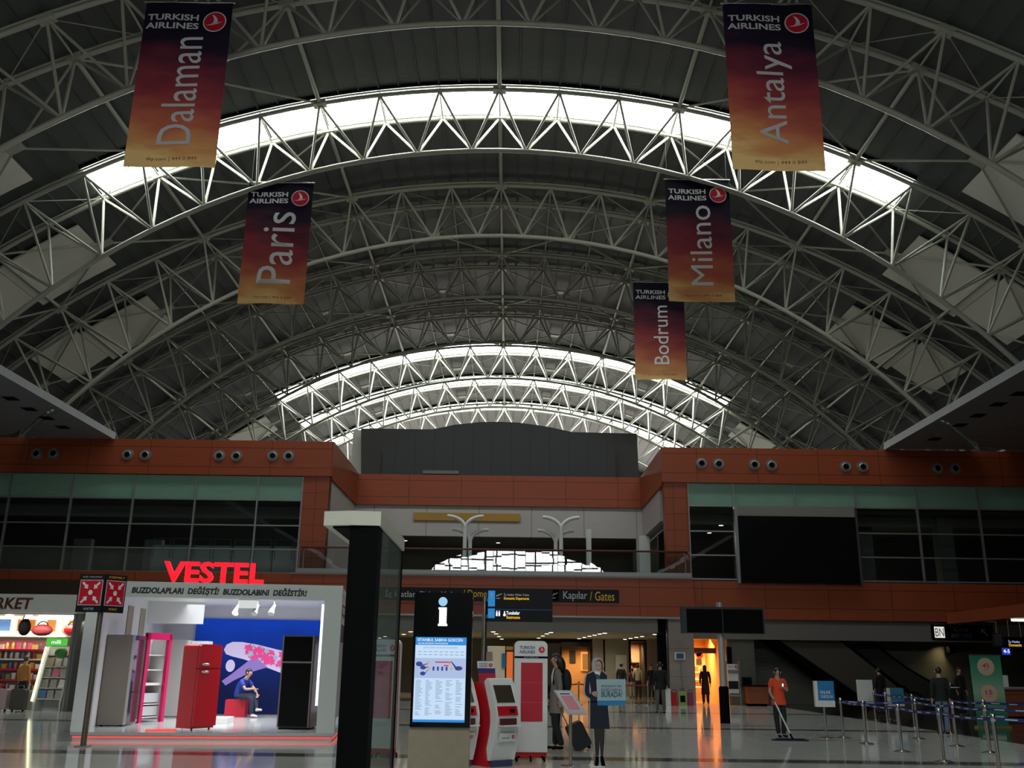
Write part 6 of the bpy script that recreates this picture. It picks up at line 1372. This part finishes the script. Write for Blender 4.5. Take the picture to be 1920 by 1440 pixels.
    for s in 'LR':
        a, q = J['a' + s], J['t' + s]; d = (q - a); d.z = 0; d.normalize()
        skin('shoe', {'u': (a + up * .01, .046, .046), 'a': (a + up * -.035, .05, .045), 'm': (a.lerp(q, .6) + up * .0, .045, .034), 't': (q + d * .05, .04, .028), 'h': (a - d * .035 - up * .035, .042, .04)}, [('u', 'a'), ('a', 'm'), ('m', 't'), ('a', 'h')], shoes, t)
    return t, J
M['jeans_dark'] = mat('dark_trousers', (.012, .012, .015), .8); M['grey_cardigan'] = mat('grey_cardigan', (.20, .175, .155), .85, noise=.15, nscale=30); M['orange_shirt'] = mat('orange_shirt', (.72, .075, .015), .75); M['blue_polo'] = mat('blue_polo', (.012, .045, .30), .75)
M['grey_trousers'] = mat('grey_trousers', (.14, .13, .125), .85); M['dark_jacket'] = mat('dark_jacket', (.010, .010, .012), .8); M['cream_jacket'] = mat('cream_jacket', (.42, .38, .22), .8); M['denim'] = mat('denim', (.14, .20, .27), .85); M['navy_trousers'] = mat('navy_trousers', (.02, .026, .05), .85)
# woman in a grey cardigan walking to the left, pulling a suitcase (local -y is the way she faces)
WL = ground(1040, 1407)
t, J = person((.97, 19.95, 0), R(-90), 'woman in long grey cardigan with a black backpack walking left pulling a suitcase', dict(
    kL=(.09, -.04, .49), aL=(.09, .10, .09), tL=(.10, -.05, .04), kR=(-.09, .0, .49), aR=(-.09, -.02, .085), tR=(-.1, -.16, .035), eL=(.21, .06, 1.14), wL=(.21, .05, .92), pL=(.21, .06, .85), eR=(-.20, -.02, 1.14), wR=(-.21, -.10, .93), pR=(-.21, -.12, .87)),
    1.06, 'grey_cardigan', 'long', 'jeans_dark', hair='wavy', coat=.66)
MB().tube([(0, -.03, 1.46), (0, -.048, 1.32), (0, -.05, 1.12)], [.03, .05, .045], 10).build('white_top', 'letter_white', t, False)
mb = MB().ell((0, .19, 1.22), (.15, .10, .23), 14, 10); bp = mb.build('backpack', 'dark_jacket', t, False)
for sx in (-.12, .12): MB().tube([(sx, .12, 1.38), (sx, .05, 1.47), (sx, -.03, 1.44), (sx, -.055, 1.34), (sx, -.06, 1.2), (sx, .0, 1.1), (sx, .1, 1.06)], .018, 6).build('strap', 'blackmat', bp, False)
MB().tube([(-.25, -.11, .98), (-.27, -.08, .8), (-.24, -.06, .6)], [.07, .09, .05], 10).build('draped_coat', 'dark_jacket', t, False)
# her black trolley case, tilted behind her
t = thing('trolley_case', 'black trolley suitcase pulled tilted behind the woman in the cardigan', 'suitcase', (1.54, 20.12, 0), R(0), None, local=True)
def tilt(p, a=R(27)): x, y, z = p; x -= .05; return Vector((.05 + x * cos(a) - z * sin(a) * 1, y, x * sin(a) + z * cos(a) + .03))
mb = MB(); o = []
for cx_, cz_, a0 in ((.13 - .05, .55 - .06, 0), (-.13 + .05, .55 - .05, 90), (-.13 + .04, .05 + .04, 180), (.13 - .05, .05 + .05, 270)):
    for a in range(0, 91, 30): o.append((cx_ + .05 * cos(R(a0 + a)), cz_ + .05 * sin(R(a0 + a))))
mb.prism([(x * 1.35, z) for x, z in o], -.22, .22); mb.v = [tuple(tilt(p)) for p in mb.v]; mb.build('shell', mat('black_nylon', (.012, .012, .013), .7), t, False)
for y in (-.15, .15): MB().tube([tilt((.09, y - .02, .03)), tilt((.09, y + .02, .03))], .035, 10).build('wheel', 'blackmat', t, False)
for y in (-.08, .08): MB().tube([tilt((-.1, y, .5)), tilt((-.1, y, .95))], .01, 6).build('handle_rod', 'alu', t, False)
MB().tube([tilt((-.1, -.09, .95)), tilt((-.1, .09, .95))], .016, 8).build('grip', 'blackmat', t, False)
# cleaner with a wide mop
CL = (6.60, 24.35, 0)
t, J = person(CL, R(4), 'cleaner in an orange polo shirt pushing a wide dust mop', dict(eR=(-.22, .02, 1.12), wR=(-.21, -.16, .98), pR=(-.185, -.215, .945), eL=(.25, .02, 1.15), wL=(.11, -.17, 1.22), pL=(.05, -.20, 1.24),
    head=(0, -.03, 1.61), nose=(-.01, -.13, 1.585), kL=(.095, -.05, .49), aL=(.08, .0, .085), tL=(.09, -.14, .035), aR=(-.06, -.02, .085), tR=(-.07, -.16, .035)), .94, 'orange_shirt', 'short', 'jeans_dark', hair='bun', coat=.80)
MB().b2((.045, -.225, 1.26), (.075, -.205, 1.33)).build('phone', emis('phone_glow', (1, 1, 1), 1.2), t, False)
t = thing('dust_mop', 'wide blue dust mop with a long white handle pushed by the cleaner', 'mop', (6.55, 23.35, 0))
h0 = Vector((6.60, 23.38, .05)); h1 = Vector((6.32 + .14, 24.10, 1.0))
h1 = at(1455, 1321, 24.12)
MB().tube([h0 + (h1 - h0) * .12, h1 + (h1 - h0) * .08], .018, 10).build('handle', 'whitegloss', t); MB().tube([h0, h0 + (h1 - h0) * .13], .022, 8).build('swivel', 'blackmat', t)
mb = MB(); o = []
for i in range(25): o.append((6.13 + .82 * i / 24, 23.28 + .02 * sin(i * 2.1)))
for i in range(24, -1, -1): o.append((6.13 + .82 * i / 24, 23.44 + .02 * sin(i * 1.7)))
mb.prismz(o, .0, .035); mb.build('mop_head', mat('mop_blue', (.022, .025, .06), .9), t); MB().b2((6.2, 23.32, .035), (6.88, 23.4, .05)).build('frame_plate', 'blackmat', t)
# man sitting on the red cube
P = BW(2.12, 6.05, .16); seat = .44
t, J = person(P, BR + R(62), 'man in a blue polo sitting on the red cube inside the booth', dict(
    pelvis=(0, .05, seat + .10), waist=(0, .04, seat + .25), chest=(0, -.08, seat + .42), neckb=(0, -.16, seat + .55), neck=(0, -.19, seat + .60), jaw=(0, -.25, seat + .65), head=(0, -.235, seat + .71), crown=(0, -.225, seat + .78), nose=(0, -.34, seat + .685),
    sL=(.165, -.12, seat + .50), sR=(-.165, -.12, seat + .50), eL=(.20, -.30, seat + .28), wL=(.12, -.46, seat + .17), pL=(.08, -.50, seat + .12), eR=(-.2, -.30, seat + .28), wR=(-.02, -.44, seat + .30), pR=(.04, -.45, seat + .29),
    hL=(.09, -.02, seat + .09), kL=(.10, -.42, seat + .10), aL=(.02, -.55, seat - .22), tL=(.0, -.70, seat - .24), hR=(-.09, -.02, seat + .09), kR=(-.08, -.45, seat + .07), aR=(-.05, -.46, .085), tR=(-.06, -.61, .035)),
    1.0, 'blue_polo', 'short', 'navy_trousers', shoes=mat('white_trainer', (.7, .62, .62), .6), hair='short')
# standing people in front of and under the balcony
def stand(px, py, lab, rz, sc, **k):
    p = ground(px, py); return person((p.x, p.y, 0), rz, lab, k.pop('pose', None), sc, fingers=k.pop('fingers', True), **k)
stand(1240, 1338, 'man in a dark jacket and grey trousers seen from behind near the shopping bags', R(172), 1.03, top='dark_jacket', trousers='grey_trousers', coat=.80, pose=dict(aL=(.14, .02, .085), kL=(.12, -.01, .49), tL=(.17, -.11, .035), aR=(-.11, .02, .085)))
stand(1197, 1312, 'man in a cream jacket with teal collar queueing under the balcony', R(175), .99, top='cream_jacket', trousers='jeans_dark', pose=dict(eL=(.24, .02, 1.15), wL=(.2, -.15, 1.05), pL=(.19, -.21, 1.05)))
t = bpy.data.objects[[o.name for o in C.objects if o.get('label', '').startswith('man in a cream')][0]]
MB().tube([(.075 * cos(a), .075 * sin(a) + .01, 1.455) for a in [2 * pi * i / 12 for i in range(13)]], .02, 8).build('teal_collar', mat('teal_collar', (.03, .22, .20), .7), t, False)
stand(1166, 1313, 'dark-clothed person at the red barrier, left of the man in cream', R(150), 1.02, top='dark_jacket', trousers='jeans_dark')
stand(1222, 1312, 'man in dark clothes facing the camera between the cream jacket and the dark jacket', R(15), .99, top='dark_jacket', trousers='navy_trousers')
stand(1186, 1309, 'person in teal and maroon just left of the man in cream', R(190), .88, top=mat('maroon_top', (.10, .02, .05), .8), trousers=mat('pale_trousers', (.30, .28, .24), .8))
stand(1324, 1322, 'person in a dark maroon coat standing before the orange leather shop', R(170), .99, top=mat('maroon_coat', (.03, .004, .006), .8), trousers='jeans_dark', coat=.45, hair='long')
p = at(1651, 1300, 38.5)
person((p.x, 38.5, 0), R(200), 'dark-clothed person walking behind the white queue board at the escalator', None, .97, top='dark_jacket', trousers='jeans_dark')
stand(1772, 1378, 'person in light jeans and dark coat standing in the queue lanes', R(170), .98, top='dark_jacket', trousers='denim', coat=.86, pose=dict(aL=(.06, .02, .085), aR=(-.06, .02, .085)))
p = at(1802, 1300, 36.5); person((p.x, 36.5, 0), R(20), 'dark-clothed person half hidden behind the green roll-up banner', None, 1.0, top='dark_jacket', trousers='jeans_dark')
person((-15.75, 33.55, 0), R(-20), 'shopkeeper in an orange top behind the market shelves', None, .98, top=mat('orange_top', (.55, .25, .04), .8), trousers='jeans_dark', hairm=mat('brown_hair', (.10, .05, .025), .6), hair='short') if False else None
person((-15.62, 32.1, 0), R(160), 'customer in an orange top seen from behind at the market shelves', None, .98, top=mat('orange_top', (.50, .22, .05), .8), trousers='dark_jacket', hairm=mat('brown_hair', (.10, .05, .025), .6), hair='short')
